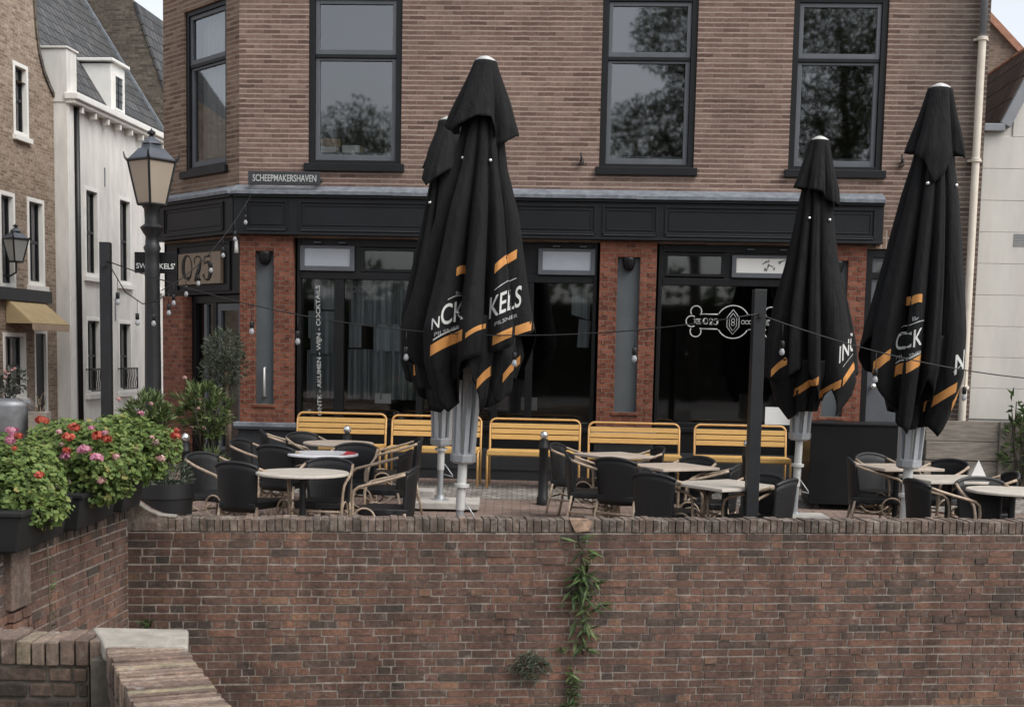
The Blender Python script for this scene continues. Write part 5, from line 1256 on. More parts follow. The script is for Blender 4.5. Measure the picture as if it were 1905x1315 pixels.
# front left (tallest in view)
parasol('tall closed black parasol in front, overlapping the one behind it at the left tables', -0.50, 12.6, R(2.3), 4.27,
  dict(prof=[(4.3, 0.085), (4.2, 0.115), (3.9, 0.235), (3.65, 0.325), (3.4, 0.36)], hem=[(0, 3.60), (30, 3.72), (180, 3.66), (210, 3.56), (235, 3.64), (262, 3.72), (290, 3.72), (312, 3.48), (340, 3.58)], n=4, eye=[(-0.15, 3.36), (0.10, 3.34)]),
  dict(prof=[(4.0, 0.13), (3.6, 0.20), (3.3, 0.25), (2.9, 0.37), (2.55, 0.44), (2.2, 0.52), (1.8, 0.62), (1.5, 0.57), (1.2, 0.42), (1.0, 0.33)], hem=[(0, 1.80), (20, 1.5), (60, 1.3), (120, 1.3), (165, 1.5), (190, 1.66), (215, 1.36), (226, 1.30), (243, 1.05), (256, 1.18), (264, 1.52), (284, 1.60), (296, 1.63), (322, 1.76), (345, 1.86)], amp=0.36),
  dict(top=1.95, prof=[(2.0, 0.42), (1.6, 0.50), (1.2, 0.42), (0.9, 0.25)], hem=[(0, 1.42), (60, 1.2), (180, 1.25), (240, 1.25), (272, 1.5), (292, 1.08), (312, 1.12), (335, 1.30)]),
  [('s', 0.22, 1.68, 0.61, 1.86, 0.085), ('s', 0.20, 2.32, 0.39, 2.48, 0.085), ('s', -0.33, 1.55, -0.05, 1.71, 0.10), ('w', -0.31, 1.69, -0.08, 1.82, 0.014), ('s', -0.14, 2.28, -0.06, 2.31, 0.075), ('s', 0.10, 1.28, 0.22, 1.41, 0.09), ('s', 0.33, 1.35, 0.48, 1.53, 0.08), ('s', -0.02, 1.73, 0.15, 1.83, 0.045),
   ('t', 'N', -0.295, 1.85, 0.07, 0.10, R(20)), ('t', 'CK', -0.15, 1.955, 0.20, 0.185, R(20)), ('t', 'KELS', 0.315, 2.08, 0.28, 0.195, R(27)), ('t', 'PILSNER', -0.19, 1.79, 0.22, 0.035, R(22), 1), ('t', 'PILSNER', 0.33, 1.92, 0.20, 0.035, R(27), 1), ('w', -0.2, 2.06, -0.08, 2.11, 0.008), ('w', 0.21, 2.17, 0.40, 2.30, 0.008), ('t', 'Br', -0.11, 2.13, 0.05, 0.04, R(15), 1)], 3, (0.62, 1.35))
# rear left
parasol('closed black parasol half hidden behind the tallest one at the left', -0.80, 14.88, R(0.4), 4.11,
  dict(prof=[(4.2, 0.085), (4.0, 0.13), (3.75, 0.24), (3.5, 0.33), (3.3, 0.35)], hem=[(0, 3.5), (180, 3.62), (205, 3.52), (235, 3.36), (270, 3.52), (300, 3.6)], n=4, eye=[(-0.17, 3.20)]),
  dict(prof=[(3.9, 0.11), (3.4, 0.19), (3.0, 0.26), (2.6, 0.34), (2.0, 0.45), (1.5, 0.45), (1.1, 0.33), (0.9, 0.26)], hem=[(0, 1.2), (90, 1.3), (180, 1.35), (210, 1.25), (240, 0.98), (270, 0.95), (300, 1.1)], amp=0.36),
  None, [('s', -0.30, 1.34, -0.16, 1.40, 0.12)], 8, (0.62, 1.2), pole_r=0.04, base_z=zf(14.88)+0.06)
# right front
parasol('tall closed black parasol standing by the drainpipe at the right', 3.68, 12.55, R(1.9), 4.10,
  dict(prof=[(4.15, 0.09), (3.9, 0.15), (3.7, 0.205), (3.5, 0.255), (3.3, 0.275)], hem=[(0, 3.50), (180, 3.5), (205, 3.48), (235, 3.4), (255, 3.2), (275, 3.28), (300, 3.52), (325, 3.45)], n=5, eye=[(-0.11, 3.2), (0.16, 3.2)]),
  dict(prof=[(3.85, 0.12), (3.4, 0.19), (3.1, 0.255), (2.7, 0.32), (2.3, 0.38), (1.9, 0.43), (1.5, 0.45), (1.2, 0.40), (0.95, 0.34)], hem=[(0, 1.45), (20, 1.4), (60, 1.2), (150, 1.5), (182, 1.86), (197, 1.78), (207, 1.42), (228, 1.18), (257, 0.94), (267, 1.15), (274, 1.46), (283, 1.36), (294, 1.05), (308, 0.93), (325, 1.15), (348, 1.38)], amp=0.34, dx=-0.06),
  dict(top=1.85, prof=[(1.9, 0.33), (1.5, 0.32), (1.1, 0.22), (0.9, 0.18)], hem=[(0, 1.2), (90, 1.1), (180, 1.15), (220, 1.0), (250, 0.98), (300, 1.02)]),
  [('s', -0.46, 1.48, -0.33, 1.61, 0.10), ('s', -0.27, 1.45, -0.07, 1.58, 0.10), ('w', -0.27, 1.57, -0.07, 1.69, 0.014), ('s', -0.21, 2.10, -0.12, 2.13, 0.075), ('s', 0.03, 1.15, 0.27, 1.35, 0.09), ('s', 0.25, 1.17, 0.40, 1.37, 0.09),
   ('t', 'CK', -0.19, 1.80, 0.19, 0.16, R(20)), ('t', 'PILSNER', -0.18, 1.66, 0.18, 0.035, R(20), 1), ('w', -0.24, 1.90, -0.08, 1.97, 0.008), ('t', 'Br', -0.17, 1.985, 0.05, 0.035, R(12), 1), ('t', 'N', 0.285, 1.62, 0.11, 0.18, R(30)), ('w', 0.22, 1.52, 0.35, 1.62, 0.008)], 14, (0.66, 1.3), cap_r=0.085)
# right rear
parasol('closed black parasol before the right pilaster, beside the tall black post', 3.09, 14.6, R(1.5), 3.94,
  dict(prof=[(4.0, 0.085), (3.8, 0.13), (3.6, 0.19), (3.4, 0.25), (3.2, 0.275)], hem=[(0, 3.36), (40, 3.4), (180, 3.42), (220, 3.40), (245, 3.38), (270, 3.36), (300, 3.25), (335, 3.22)], n=5, eye=[(-0.09, 3.09), (0.12, 3.08)]),
  dict(prof=[(3.7, 0.10), (3.3, 0.17), (3.0, 0.21), (2.6, 0.28), (2.2, 0.38), (1.8, 0.46), (1.4, 0.50), (1.1, 0.40), (0.9, 0.3)], hem=[(0, 1.48), (30, 1.35), (90, 1.2), (150, 1.3), (180, 1.42), (205, 1.36), (228, 1.40), (250, 1.55), (262, 1.36), (276, 1.14), (288, 1.30), (306, 1.02), (322, 1.2), (344, 1.42)], amp=0.36, dx=0.08),
  dict(top=1.6, prof=[(1.7, 0.38), (1.4, 0.36), (1.1, 0.26), (0.9, 0.2)], hem=[(0, 1.2), (90, 1.1), (180, 1.1), (220, 0.95), (250, 1.05), (300, 1.06)]),
  [('s', -0.40, 1.40, -0.25, 1.54, 0.08), ('s', -0.14, 1.20, 0.05, 1.35, 0.085), ('s', 0.11, 1.19, 0.30, 1.33, 0.085), ('s', 0.32, 1.34, 0.51, 1.56, 0.09), ('t', 'INC', 0.375, 1.75, 0.22, 0.18, R(38)), ('w', 0.31, 1.54, 0.50, 1.72, 0.008)], 25, (0.78, 1.3), pole_r=0.04)
# slabs that weigh the parasols down
def slab(x0, x1, y0, y1, h, label, z=0.0):
    o = MB().box(x0, x1, y0, y1, 0, h).build('concrete_slab', M['slab'], bevel=0.008); o.location = (0, 0, zf((y0+y1)/2)+z+0.012); o.rotation_euler = (0, 0, 0)
    return tag(o, label, 'slab', 'concrete slabs under the parasols')
slab(-1.16, -0.36, 14.52, 15.14, 0.07, 'pale concrete slab under the left rear parasol foot')
slab(-1.18, -0.90, 15.40, 15.75, 0.07, 'small pale concrete slab behind the left rear parasol foot')
slab(2.75, 3.42, 13.9, 14.75, 0.05, 'concrete slab at the foot of the parasol by the black box')

# ------------------------------------------------------------------ posts, string lights
for i, (x, y, h, w, lb) in enumerate(((-3.93, 13.0, 2.78, 0.098, 'tall square black post left of the street lamp'), (2.07, 11.55, 2.46, 0.105, 'tall square black post standing behind the quay wall'))):
    t = thing('wooden_post', lb, 'post', (x, y, zf(y)), 0.05, 'black posts carrying the light string')
    MB().box(-w/2, w/2, -w/2, w/2, 0, h).build('shaft', M['lampiron'], t, bevel=0.004)
    MB().box(-0.015, 0.015, -w/2-0.03, -w/2, h-0.24, h-0.22).build('hook', M['iron'], t)
def sag(a, b, d, n=24):
    a, b = Vector(a), Vector(b); return [a.lerp(b, i/n)-Vector((0, 0, d*4*(i/n)*(1-i/n))) for i in range(n+1)]
def string_light(label, pts, bulbs, drop=0.16, wire_r=0.0055):
    t = thing('string_light', label, 'string lights', tuple(pts[0]), 0, 'festoon strings over the terrace'); o0 = Vector(pts[0])
    mb = MB(); mb.tube([Vector(p)-o0 for p in pts], wire_r, 5); mb.build('wire', M['iron'], t, smooth=True)
    n = len(pts)-1
    for f in bulbs:
        k = min(int(f*n), n-1); p = Vector(pts[k]).lerp(Vector(pts[k+1]), f*n-k)-o0
        mb = MB(); mb.tube([p, p-Vector((0, 0, drop))], 0.003, 5); mb.lathe([(0.016, p.z-drop+0.01), (0.02, p.z-drop), (0.02, p.z-drop-0.05), (0.014, p.z-drop-0.055)], 10, (p.x, p.y)); mb.build('socket', M['iron'], t, smooth=True)
        z = p.z-drop-0.053
        mb = MB(); mb.lathe([(0.012, z), (0.016, z-0.010), (0.024, z-0.030), (0.022, z-0.048), (0.012, z-0.060), (0.0, z-0.064)], 12, (p.x, p.y)); mb.build('bulb', M['bulb'], t, smooth=True)
PL = (-3.9, 12.95, 2.40); PR = (2.05, 11.49, 1.98)
string_light('festoon string sagging between the two black posts', sag(PL, PR, 0.40), [0.243, 0.318, 0.50-0.01, 0.655, 0.83])
string_light('short festoon string leaving the right black post to the right edge', sag(PR, (5.4, 12.6, 1.45), 0.13), [0.07, 0.335, 0.60])
s3 = [Vector(PL), Vector((-3.86, 13.4, 2.13)), Vector((-3.80, 13.8, 2.03)), Vector((-3.78, 14.3, 2.08)), Vector((-3.76, 14.8, 2.22))]
string_light('short festoon string of dark sockets between left post and street lamp', s3, [0.14, 0.42, 0.68, 0.95], 0.14)
string_light('festoon string climbing from the street lamp to the cafe cornice', sag((-3.92, 15.0, 2.22), (-3.33, 17.05, 3.50), 0.16), [0.12, 0.25, 0.38, 0.52, 0.66, 0.80, 0.93], 0.13)

# ------------------------------------------------------------------ street lamps
def lantern(mb_roof, mb_frame, mb_glass, c, zb, zt, rb, rt, n=4, rot=PI/4, roofh=0.2):
    cx, cy = c
    k = [rot+2*PI*i/n for i in range(n)]
    B = [(cx+rb*math.cos(a), cy+rb*math.sin(a), zb) for a in k]; T = [(cx+rt*math.cos(a), cy+rt*math.sin(a), zt) for a in k]
    for i in range(n):
        j = (i+1) % n; mb_glass.quad(B[i], B[j], T[j], T[i]); mb_frame.tube([B[i], T[i]], 0.014, 6); mb_frame.tube([T[i], T[j]], 0.018, 6); mb_frame.tube([B[i], B[j]], 0.016, 6)
        o = Vector(T[i])-Vector((cx, cy, zt)); o.normalize(); mb_frame.tube([Vector(T[i]), Vector(T[i])+o*0.03+Vector((0, 0, 0.03)), Vector(T[i])+o*0.045+Vector((0, 0, 0.09))], [0.02, 0.014, 0.006], 6)
    mb_roof.lathe([(rt*1.04, zt+0.005), (rt*0.55, zt+roofh*0.72), (rt*0.42, zt+roofh*0.78), (rt*0.42, zt+roofh*0.95), (rt*0.30, zt+roofh*1.0)], n, c, rot)
    mb_roof.lathe([(rt*0.42, zt+roofh*1.0), (rt*0.36, zt+roofh*1.12), (rt*0.16, zt+roofh*1.38), (rt*0.10, zt+roofh*1.45)], 12, c)
    mb_frame.lathe([(0.02, zt+roofh*1.43), (0.03, zt+roofh*1.48), (0.018, zt+roofh*1.53), (0.045, zt+roofh*1.62), (0.045, zt+roofh*1.72), (0.012, zt+roofh*1.83), (0.0, zt+roofh*1.98)], 12, c)
lp = thing('street_lamp', 'dark cast iron street lamp with a tapering milk glass lantern', 'street lamp', (-4.02, 15.0, zf(15.0)))
z0 = -zf(15.0)
mr, mf, mg = MB(), MB(), MB(); lantern(mr, mf, mg, (0, 0), 3.15+z0, 3.62+z0, 0.15, 0.255, 4, R(-90+8), 0.18)
mg.build('lantern_glass', M['milkglass'], lp); mf.build('lantern_frame', M['lampiron'], lp, smooth=True, angle=R(40)); mr.build('lantern_roof', M['lamproof'], lp)
mb = MB(); mb.lathe([(0.14, 0.0), (0.14, 0.5), (0.11, 0.55), (0.095, 0.62), (0.088, 1.6), (0.08, 2.35+z0), (0.085, 2.40+z0), (0.08, 2.48+z0), (0.075, 2.62+z0), (0.095, 2.68+z0), (0.075, 2.72+z0), (0.07, 2.80+z0), (0.11, 2.86+z0), (0.13, 2.90+z0), (0.08, 2.94+z0), (0.08, 3.0+z0), (0.085, 3.1+z0), (0.12, 3.14+z0), (0.12, 3.155+z0)], 20); mb.build('column', M['lampiron'], lp, smooth=True, angle=R(50))
sg = thing('lamp_sign', 'black sign board with white lettering behind the lamp column', 'sign', (-4.01, 15.11, 0))
mb = MB(); mb.box(-0.235, 0.235, -0.012, 0.012, 2.41, 2.64); mb.build('board', M['black'], sg, bevel=0.003)
text_obj('lettering', "SWINCKELS'", 0.43, 0.062, M['white'], sg, loc=(0, -0.014, 2.49), offset=0.01, extrude=0.001)
wl_ = thing('wall_lantern', 'small glass wall lantern on a bracket at the brick house', 'lantern', (-8.47, 23.0, 0))
mr, mf, mg = MB(), MB(), MB(); lantern(mr, mf, mg, (0, 0), 2.98, 3.36, 0.11, 0.21, 4, R(-80), 0.13)
M['clearglass'] = milk('lantern clear glass', (0.55, 0.56, 0.55))
mg.build('lantern_glass', M['clearglass'], wl_); mf.lathe([(0.0, 2.965), (0.12, 2.965), (0.12, 2.99)], 4, (0, 0), R(-80)); mf.tube([(0, 0, 2.98), (0, 0, 2.80), (-0.1, 0, 2.74), (-0.55, 0.1, 2.74)], 0.018, 6); mf.build('lantern_frame', M['lampiron'], wl_, smooth=True, angle=R(40)); mr.build('lantern_roof', M['lamproof'], wl_)

# ------------------------------------------------------------------ big black box
bb = thing('black_cabinet', 'large plain black wooden box standing before the side door', 'cabinet', (4.02, 15.45, zf(15.3)), -R(5))
mb = MB(); mb.box(-0.63, 0.63, -0.32, 0.32, 0.06, 0.96); mb.build('body', M['black'], bb, bevel=0.008)
mb = MB(); mb.box(-0.645, 0.645, -0.335, 0.335, 0.96, 0.985); mb.build('lid', M['black'], bb, bevel=0.004)
mb = MB(); 
for a in (-0.56, 0.50):
    for b in (-0.28, 0.22): mb.box(a, a+0.06, b, b+0.06, 0, 0.06)
mb.build('feet', M['iron'], bb)

# ------------------------------------------------------------------ plants
# geranium boxes on the side wall
flows = random.Random(77)
def flower_head(parent, p, r, m):
    mb = MB(); c = Vector(p)
    for k in range(26):
        d = rnd_dir(flows, 0.35); q = c+Vector((d.x, d.y, d.z*0.65))*r*flows.uniform(0.55, 1.0)
        n = (d+rnd_dir(flows)*0.5).normalized(); t_ = n.orthogonal().normalized(); b_ = n.cross(t_); s = r*flows.uniform(0.36, 0.55); i = len(mb.v)
        for j in range(5): a = 2*PI*j/5; mb.v.append(tuple(q+t_*math.cos(a)*s+b_*math.sin(a)*s+n*0.004*(j % 2)))
        mb.face([i, i+1, i+2, i+3, i+4])
    mb.build('flower_head', m, parent)
def geranium_box(y0, y1, zb, blobs, nleaf, label_b, label_p, heads, x=-2.90):
    t = thing('flower_box', label_b, 'flower box', (x, (y0+y1)/2, zb), 0, 'black flower boxes on the harbour wall'); l = (y1-y0)/2
    mb = MB(); mb.v = [(-0.10, -l+0.03, 0), (0.10, -l+0.03, 0), (0.10, l-0.03, 0), (-0.10, l-0.03, 0), (-0.14, -l, 0.24), (0.14, -l, 0.24), (0.14, l, 0.24), (-0.14, l, 0.24)]
    for q in ((0, 3, 2, 1), (4, 5, 6, 7), (0, 1, 5, 4), (1, 2, 6, 5), (2, 3, 7, 6), (3, 0, 4, 7)): mb.face(list(q))
    mb.build('trough', M['mossgreen'], t, bevel=0.012)
    mb = MB(); mb.box(-0.152, 0.152, -l-0.01, l+0.01, 0.215, 0.245); mb.build('rim', M['mossgreen'], t, bevel=0.006)
    p = thing('geranium_plant', label_p, 'plant', (x, (y0+y1)/2, zb), 0, 'geraniums in the flower boxes'); o0 = Vector((x, (y0+y1)/2, zb))
    mb = MB(); tot = sum(b[3]*b[4]*b[5] for b in blobs)
    for (bx_, by_, bz_, rx, ry, rz) in blobs:
        for k in range(int(1.75*nleaf*rx*ry*rz/tot)):
            d = rnd_dir(flows, 0.15); q = flows.uniform(0.72, 1.06) if flows.random() < 0.8 else flows.uniform(0.2, 0.8)
            c = Vector((bx_+d.x*rx*q, by_+d.y*ry*q, bz_+d.z*rz*q))-o0
            n = (d*0.7+Vector((0, -0.15, 0.75))+rnd_dir(flows)*0.55).normalized()
            round_leaf(mb, c, n, flows.uniform(0.010, 0.027), flows)
    mb.build('foliage', M['geranium'], p)
    mb = MB()
    for k in range(26):
        (bx_, by_, bz_, rx, ry, rz) = blobs[k % len(blobs)]; d = rnd_dir(flows, 0.2)
        e = Vector((bx_+d.x*rx*0.85, by_+d.y*ry*0.85, bz_+d.z*rz*0.85))-o0; s = Vector((flows.uniform(-0.06, 0.06), flows.uniform(-l, l)*0.8, 0.2)); mb.tube([s, s.lerp(e, 0.5)+Vector((0, 0, 0.06)), e], [0.006, 0.005, 0.003], 5)
    mb.build('stems', M['shrub'], p)
    for (hx, hy, hz, hr, hm) in heads: flower_head(p, Vector((hx, hy, hz))-o0, hr, M[hm])
    return t
geranium_box(7.75, 8.62, 0.38, [(-3.10, 8.25, 0.80, 0.30, 0.36, 0.20), (-2.96, 8.15, 0.70, 0.22, 0.30, 0.17), (-2.86, 8.15, 0.60, 0.16, 0.24, 0.12), (-3.12, 8.0, 0.55, 0.2, 0.2, 0.14), (-3.15, 8.3, 0.92, 0.22, 0.25, 0.13)], 2900,
  'black flower box nearest the viewer at the left edge', 'green geraniums spilling low at the left edge, few flowers',
  [(-2.99, 8.0, 1.08, 0.036, 'petal_pink'), (-2.94, 7.98, 1.055, 0.026, 'petal_red'), (-2.99, 7.98, 1.03, 0.034, 'petal_pink'), (-2.95, 7.93, 0.985, 0.017, 'petal_red'), (-2.80, 7.92, 0.83, 0.03, 'petal_red'), (-3.06, 7.9, 0.9, 0.02, 'deadflower')], x=-2.99)
geranium_box(8.70, 9.52, 0.39, [(-2.93, 9.15, 0.88, 0.36, 0.38, 0.20), (-2.74, 9.05, 0.80, 0.24, 0.30, 0.18), (-3.1, 9.25, 0.93, 0.24, 0.3, 0.16), (-2.80, 9.05, 0.66, 0.22, 0.28, 0.14)], 3000,
  'black flower box in the middle of the harbour side wall', 'geraniums with the most red and pink flower heads in the middle',
  [(-3.13, 8.9, 1.10, 0.042, 'petal_red'), (-2.91, 8.9, 1.055, 0.038, 'petal_red'), (-2.92, 8.8, 0.995, 0.04, 'petal_red'), (-2.74, 8.85, 1.01, 0.04, 'petal_red'), (-2.67, 8.82, 0.99, 0.034, 'petal_red'), (-2.68, 8.78, 1.03, 0.018, 'petal_pink'), (-2.79, 8.72, 0.925, 0.042, 'petal_pink'), (-2.69, 8.68, 0.875, 0.044, 'petal_pink'), (-2.72, 8.68, 0.89, 0.02, 'petal_red'), (-2.92, 8.74, 0.88, 0.036, 'petal_pink'), (-2.91, 8.74, 0.915, 0.028, 'petal_red'), (-2.98, 8.8, 1.03, 0.022, 'petal_pale'), (-2.78, 8.85, 1.06, 0.02, 'petal_pink'), (-2.70, 8.9, 1.03, 0.02, 'petal_pale'), (-2.95, 8.76, 0.95, 0.018, 'deadflower'), (-2.62, 8.85, 0.87, 0.028, 'petal_pale'), (-2.70, 8.78, 0.72, 0.03, 'petal_pale')], x=-2.94)
geranium_box(9.58, 10.08, 0.41, [(-2.84, 9.95, 0.90, 0.24, 0.26, 0.18), (-2.64, 9.88, 0.84, 0.19, 0.24, 0.18), (-2.95, 10.0, 0.98, 0.18, 0.22, 0.12), (-2.74, 9.8, 0.72, 0.2, 0.2, 0.13)], 1800,
  'black flower box closest to the wall corner', 'geraniums at the wall corner reaching over the first chair',
  [(-2.45, 9.72, 0.96, 0.038, 'petal_red'), (-2.44, 9.72, 1.0, 0.022, 'petal_red'), (-2.74, 9.88, 1.11, 0.024, 'petal_pink'), (-2.57, 9.66, 0.91, 0.03, 'deadflower'), (-2.53, 9.64, 0.80, 0.03, 'petal_pale'), (-2.70, 9.6, 0.86, 0.026, 'petal_pink'), (-2.74, 9.56, 0.70, 0.026, 'petal_pink'), (-2.80, 9.56, 0.66, 0.026, 'petal_pale'), (-2.6, 9.66, 0.95, 0.018, 'petal_pale')], x=-2.90)

# round pot at the corner
pt = thing('round_planter', 'big round black plastic pot with rim at the wall corner', 'flower pot', (-3.06, 11.75, zf(11.75)))
mb = MB(); mb.lathe([(0.20, 0.0), (0.215, 0.05), (0.25, 0.55), (0.265, 0.555), (0.265, 0.68), (0.24, 0.68), (0.235, 0.62)], 32); mb.build('pot', M['pot'], pt, smooth=True, angle=R(35))
mb = MB(); mb.lathe([(0.0, 0.64), (0.24, 0.63)], 24); mb.build('soil', M['soil'], pt)
r7 = random.Random(7)
rp_ = thing('low_herb_plant', 'low dull green plant growing in the big round pot', 'plant', (-3.06, 11.75, zf(11.75)))
mb = MB(); foliage(mb, [(0, 0, 0.72, 0.24, 0.22, 0.12), (0.1, -0.05, 0.78, 0.14, 0.14, 0.12)], 700, 0.055, 0.012, r7, 0.6); mb.build('foliage', M['olive'], rp_)

def pot_plant(name, label, cat, x, y, potlabel, pot_r, pot_h, blobs, kind, n, leafm, L, W, flowers=(), seed=1, stems=(5, 0.25), trunk=None):
    g = zf(y); rg_ = random.Random(seed)
    p = thing('plant_pot', potlabel, 'flower pot', (x, y, g), 0, 'pots by the cafe corner')
    mb = MB(); mb.lathe([(pot_r*0.78, 0), (pot_r*0.8, 0.03), (pot_r, pot_h-0.04), (pot_r*1.06, pot_h-0.04), (pot_r*1.06, pot_h), (pot_r*0.94, pot_h), (pot_r*0.9, pot_h-0.05)], 24); mb.build('pot', M['pot'], p, smooth=True, angle=R(35))
    mb = MB(); mb.lathe([(0, pot_h-0.045), (pot_r*0.92, pot_h-0.05)], 20); mb.build('soil', M['soil'], p)
    t = thing(name, label, cat, (x, y, g))
    mb = MB()
    if kind == 'w': whorls(mb, blobs, n, L, W, rg_)
    else: foliage(mb, blobs, n, L, W, rg_)
    mb.build('foliage', M[leafm], t)
    mb = MB()
    if trunk:
        mb.tube(trunk, [0.034, 0.03, 0.026, 0.02][:len(trunk)], 8)
        for b in blobs: mb.tube([trunk[-1], (b[0]*0.6+trunk[-1][0]*0.4, b[1], (b[2]+trunk[-1][2])/2), (b[0], b[1], b[2]+b[5]*0.4)], [0.015, 0.01, 0.005], 6)
    else: stem_tubes(mb, (0, 0, pot_h-0.05), (0, 0, blobs[0][2]), rg_, 0.012, stems[0], stems[1])
    mb.build('trunk' if trunk else 'stem', M['bark'] if trunk else M['darkbark'], t, smooth=True)
    for (fx, fy, fz, fr, fm) in flowers: flower_head(t, (fx, fy, fz), fr, M[fm])
pot_plant('oleander_shrub', 'oleander bush at the foot of the street lamp', 'shrub', -3.92, 14.3, 'black pot under the oleander at the lamp', 0.24, 0.42, [(0.0, 0, 1.06, 0.25, 0.24, 0.20), (0.17, 0, 0.92, 0.18, 0.2, 0.2), (-0.05, 0, 0.86, 0.2, 0.2, 0.18)], 'w', 190, 'oleander', 0.10, 0.021,
  [(-0.22, -0.2, 1.18, 0.03, 'petal_pale'), (0.12, -0.22, 1.14, 0.028, 'petal_pale'), (0.03, -0.24, 1.02, 0.02, 'petal_pale')], 31)
pot_plant('oleander_shrub', 'oleander bush with pale buds left of the cafe entrance', 'shrub', -3.55, 15.4, 'black pot under the oleander by the entrance', 0.24, 0.45, [(-0.05, 0, 1.08, 0.30, 0.26, 0.22), (0.12, 0, 0.98, 0.24, 0.24, 0.2), (-0.15, 0, 0.92, 0.2, 0.2, 0.16), (0.08, 0, 0.78, 0.2, 0.2, 0.14)], 'w', 230, 'oleander', 0.10, 0.021,
  [(-0.16, -0.24, 1.34, 0.028, 'petal_pale'), (0.02, -0.26, 1.10, 0.022, 'deadflower'), (0.0, -0.25, 1.0, 0.022, 'petal_pale'), (0.05, -0.22, 0.78, 0.026, 'deadflower'), (-0.08, -0.22, 0.78, 0.024, 'deadflower')], 32)
pot_plant('olive_tree', 'small grey green olive standard in front of the corner entrance', 'tree', -3.50, 16.25, 'dark pot under the olive tree', 0.2, 0.4, [(0.0, 0, 1.62, 0.24, 0.22, 0.24), (-0.06, 0, 1.38, 0.22, 0.2, 0.22), (0.10, 0, 1.42, 0.18, 0.18, 0.2), (0.03, 0, 1.15, 0.16, 0.16, 0.16)], 'f', 2600, 'olive', 0.06, 0.014, (), 33, trunk=[(0.05, 0, 0.36), (0.06, 0, 0.7), (0.04, 0, 1.05), (0.02, 0, 1.35)])
pot_plant('spiky_grass_plant', 'tuft of spiky grass between the chairs and the entrance', 'plant', -3.35, 15.0, 'small dark pot with the spiky grass', 0.14, 0.28, [(0, 0, 0.42, 0.12, 0.12, 0.10)], 'w', 14, 'oleander', 0.17, 0.012, (), 34, stems=(3, 0.04))
# zinc bucket with grey plant far left
zb = thing('zinc_bucket', 'tall zinc bucket planter before the brick house', 'flower pot', (-6.52, 17.4, 0))
mb = MB(); mb.lathe([(0.20, 0.3), (0.24, 0.5), (0.30, 0.8), (0.29, 0.86), (0.20, 0.88), (0.15, 0.9)], 28); mb.lathe([(0.24, 0.0), (0.22, 0.3)], 20); mb.build('body', M['zinc'], zb, smooth=True)
zp = thing('grey_plant', 'dusty plant with small white flowers in the zinc bucket', 'plant', (-6.52, 17.4, 0))
r9 = random.Random(9); mb = MB(); foliage(mb, [(0.05, 0, 1.13, 0.16, 0.16, 0.16), (-0.1, 0, 1.02, 0.2, 0.16, 0.14)], 380, 0.06, 0.03, r9); mb.build('foliage', M['greyleaf'], zp)
mb = MB(); stem_tubes(mb, (0, 0, 0.85), (0, 0, 1.1), r9, 0.008, 6, 0.12); mb.build('stem', M['darkbark'], zp)
for k in range(7): flower_head(zp, (r9.uniform(-0.1, 0.15), -0.15, 1.12+r9.uniform(-0.05, 0.17)), 0.02, M['petal_pale'])
tb = thing('terracotta_box', 'small brown wooden trough with bare stems beside the zinc bucket', 'planter', (-6.1, 17.3, 0))
mb = MB(); mb.box(-0.12, 0.12, -0.1, 0.1, 0.4, 0.74); mb.box(-0.1, 0.1, -0.08, 0.08, 0, 0.4); mb.build('trough', M['sleeper'], tb, bevel=0.01)
mb = MB(); stem_tubes(mb, (0, 0, 0.7), (-0.1, 0, 1.0), r9, 0.008, 7, 0.18); mb.build('stems', M['bark'], tb)

# plants growing from the quay wall joints
def wall_plant(name, label, x, z, segs, seed, L=0.125, W=0.02, lm='fern'):
    rg_ = random.Random(seed); y = wl(x)-0.01
    t = thing(name, label, 'wall plant', (x, y, z), WA); mb = MB()
    for (cx, cz, rx, rz, n) in segs:
        for k in range(n):
            a = rg_.uniform(0, 2*PI); q = math.sqrt(rg_.random()); p = Vector((cx+rx*q*math.cos(a)*0.6, -0.01-0.05*rg_.random()*(1-q), cz+rz*q*math.sin(a)))
            d = Vector((rg_.uniform(-1, 1)*1.1, -rg_.uniform(0.15, 0.8), rg_.uniform(-0.9, 0.45))); s = rg_.uniform(0.35, 1.3); leaf(mb, p, d, Vector((0, -0.6, 0.8)), L*s, W*s*rg_.uniform(0.7, 1.3), 0.12)
    mb.build('leaves', M[lm], t)
    mb = MB(); zs_ = [s[1] for s in segs]; pts = sorted([(s[0], -0.006, s[1]+s[3]*0.8) for s in segs]+[(s[0], -0.006, s[1]-s[3]*0.8) for s in segs], key=lambda p: -p[2])
    mb.tube(pts, 0.005, 5); mb.build('stem', M['darkbark'], t)
    return t
wall_plant('wall_fern', 'long trailing fern hanging below the broken coping brick', 0.57, 0.0, [(-0.03, 0.15, 0.04, 0.05, 9), (0.0, 0.03, 0.06, 0.07, 17), (0.01, -0.10, 0.08, 0.06, 20), (-0.01, -0.20, 0.20, 0.08, 46), (0.02, -0.33, 0.24, 0.09, 50), (0.01, -0.46, 0.13, 0.07, 24), (0.04, -0.57, 0.07, 0.06, 14), (0.0, -0.66, 0.08, 0.05, 12), (0.03, -0.74, 0.03, 0.05, 5)], 41, 0.15, 0.021)
wall_plant('wall_fern', 'fern at the bottom of the view below the long trailing one', 0.50, -0.9, [(0.0, -0.02, 0.03, 0.05, 14), (0.02, -0.13, 0.06, 0.10, 40), (0.0, -0.28, 0.07, 0.10, 40)], 42, 0.08, 0.016)
wall_plant('wall_tuft', 'rounded dry tuft growing from the wall left of the ferns', 0.17, -0.86, [(0.0, 0.0, 0.24, 0.12, 330), (0.02, 0.05, 0.14, 0.08, 80)], 43, 0.085, 0.007, 'olive')
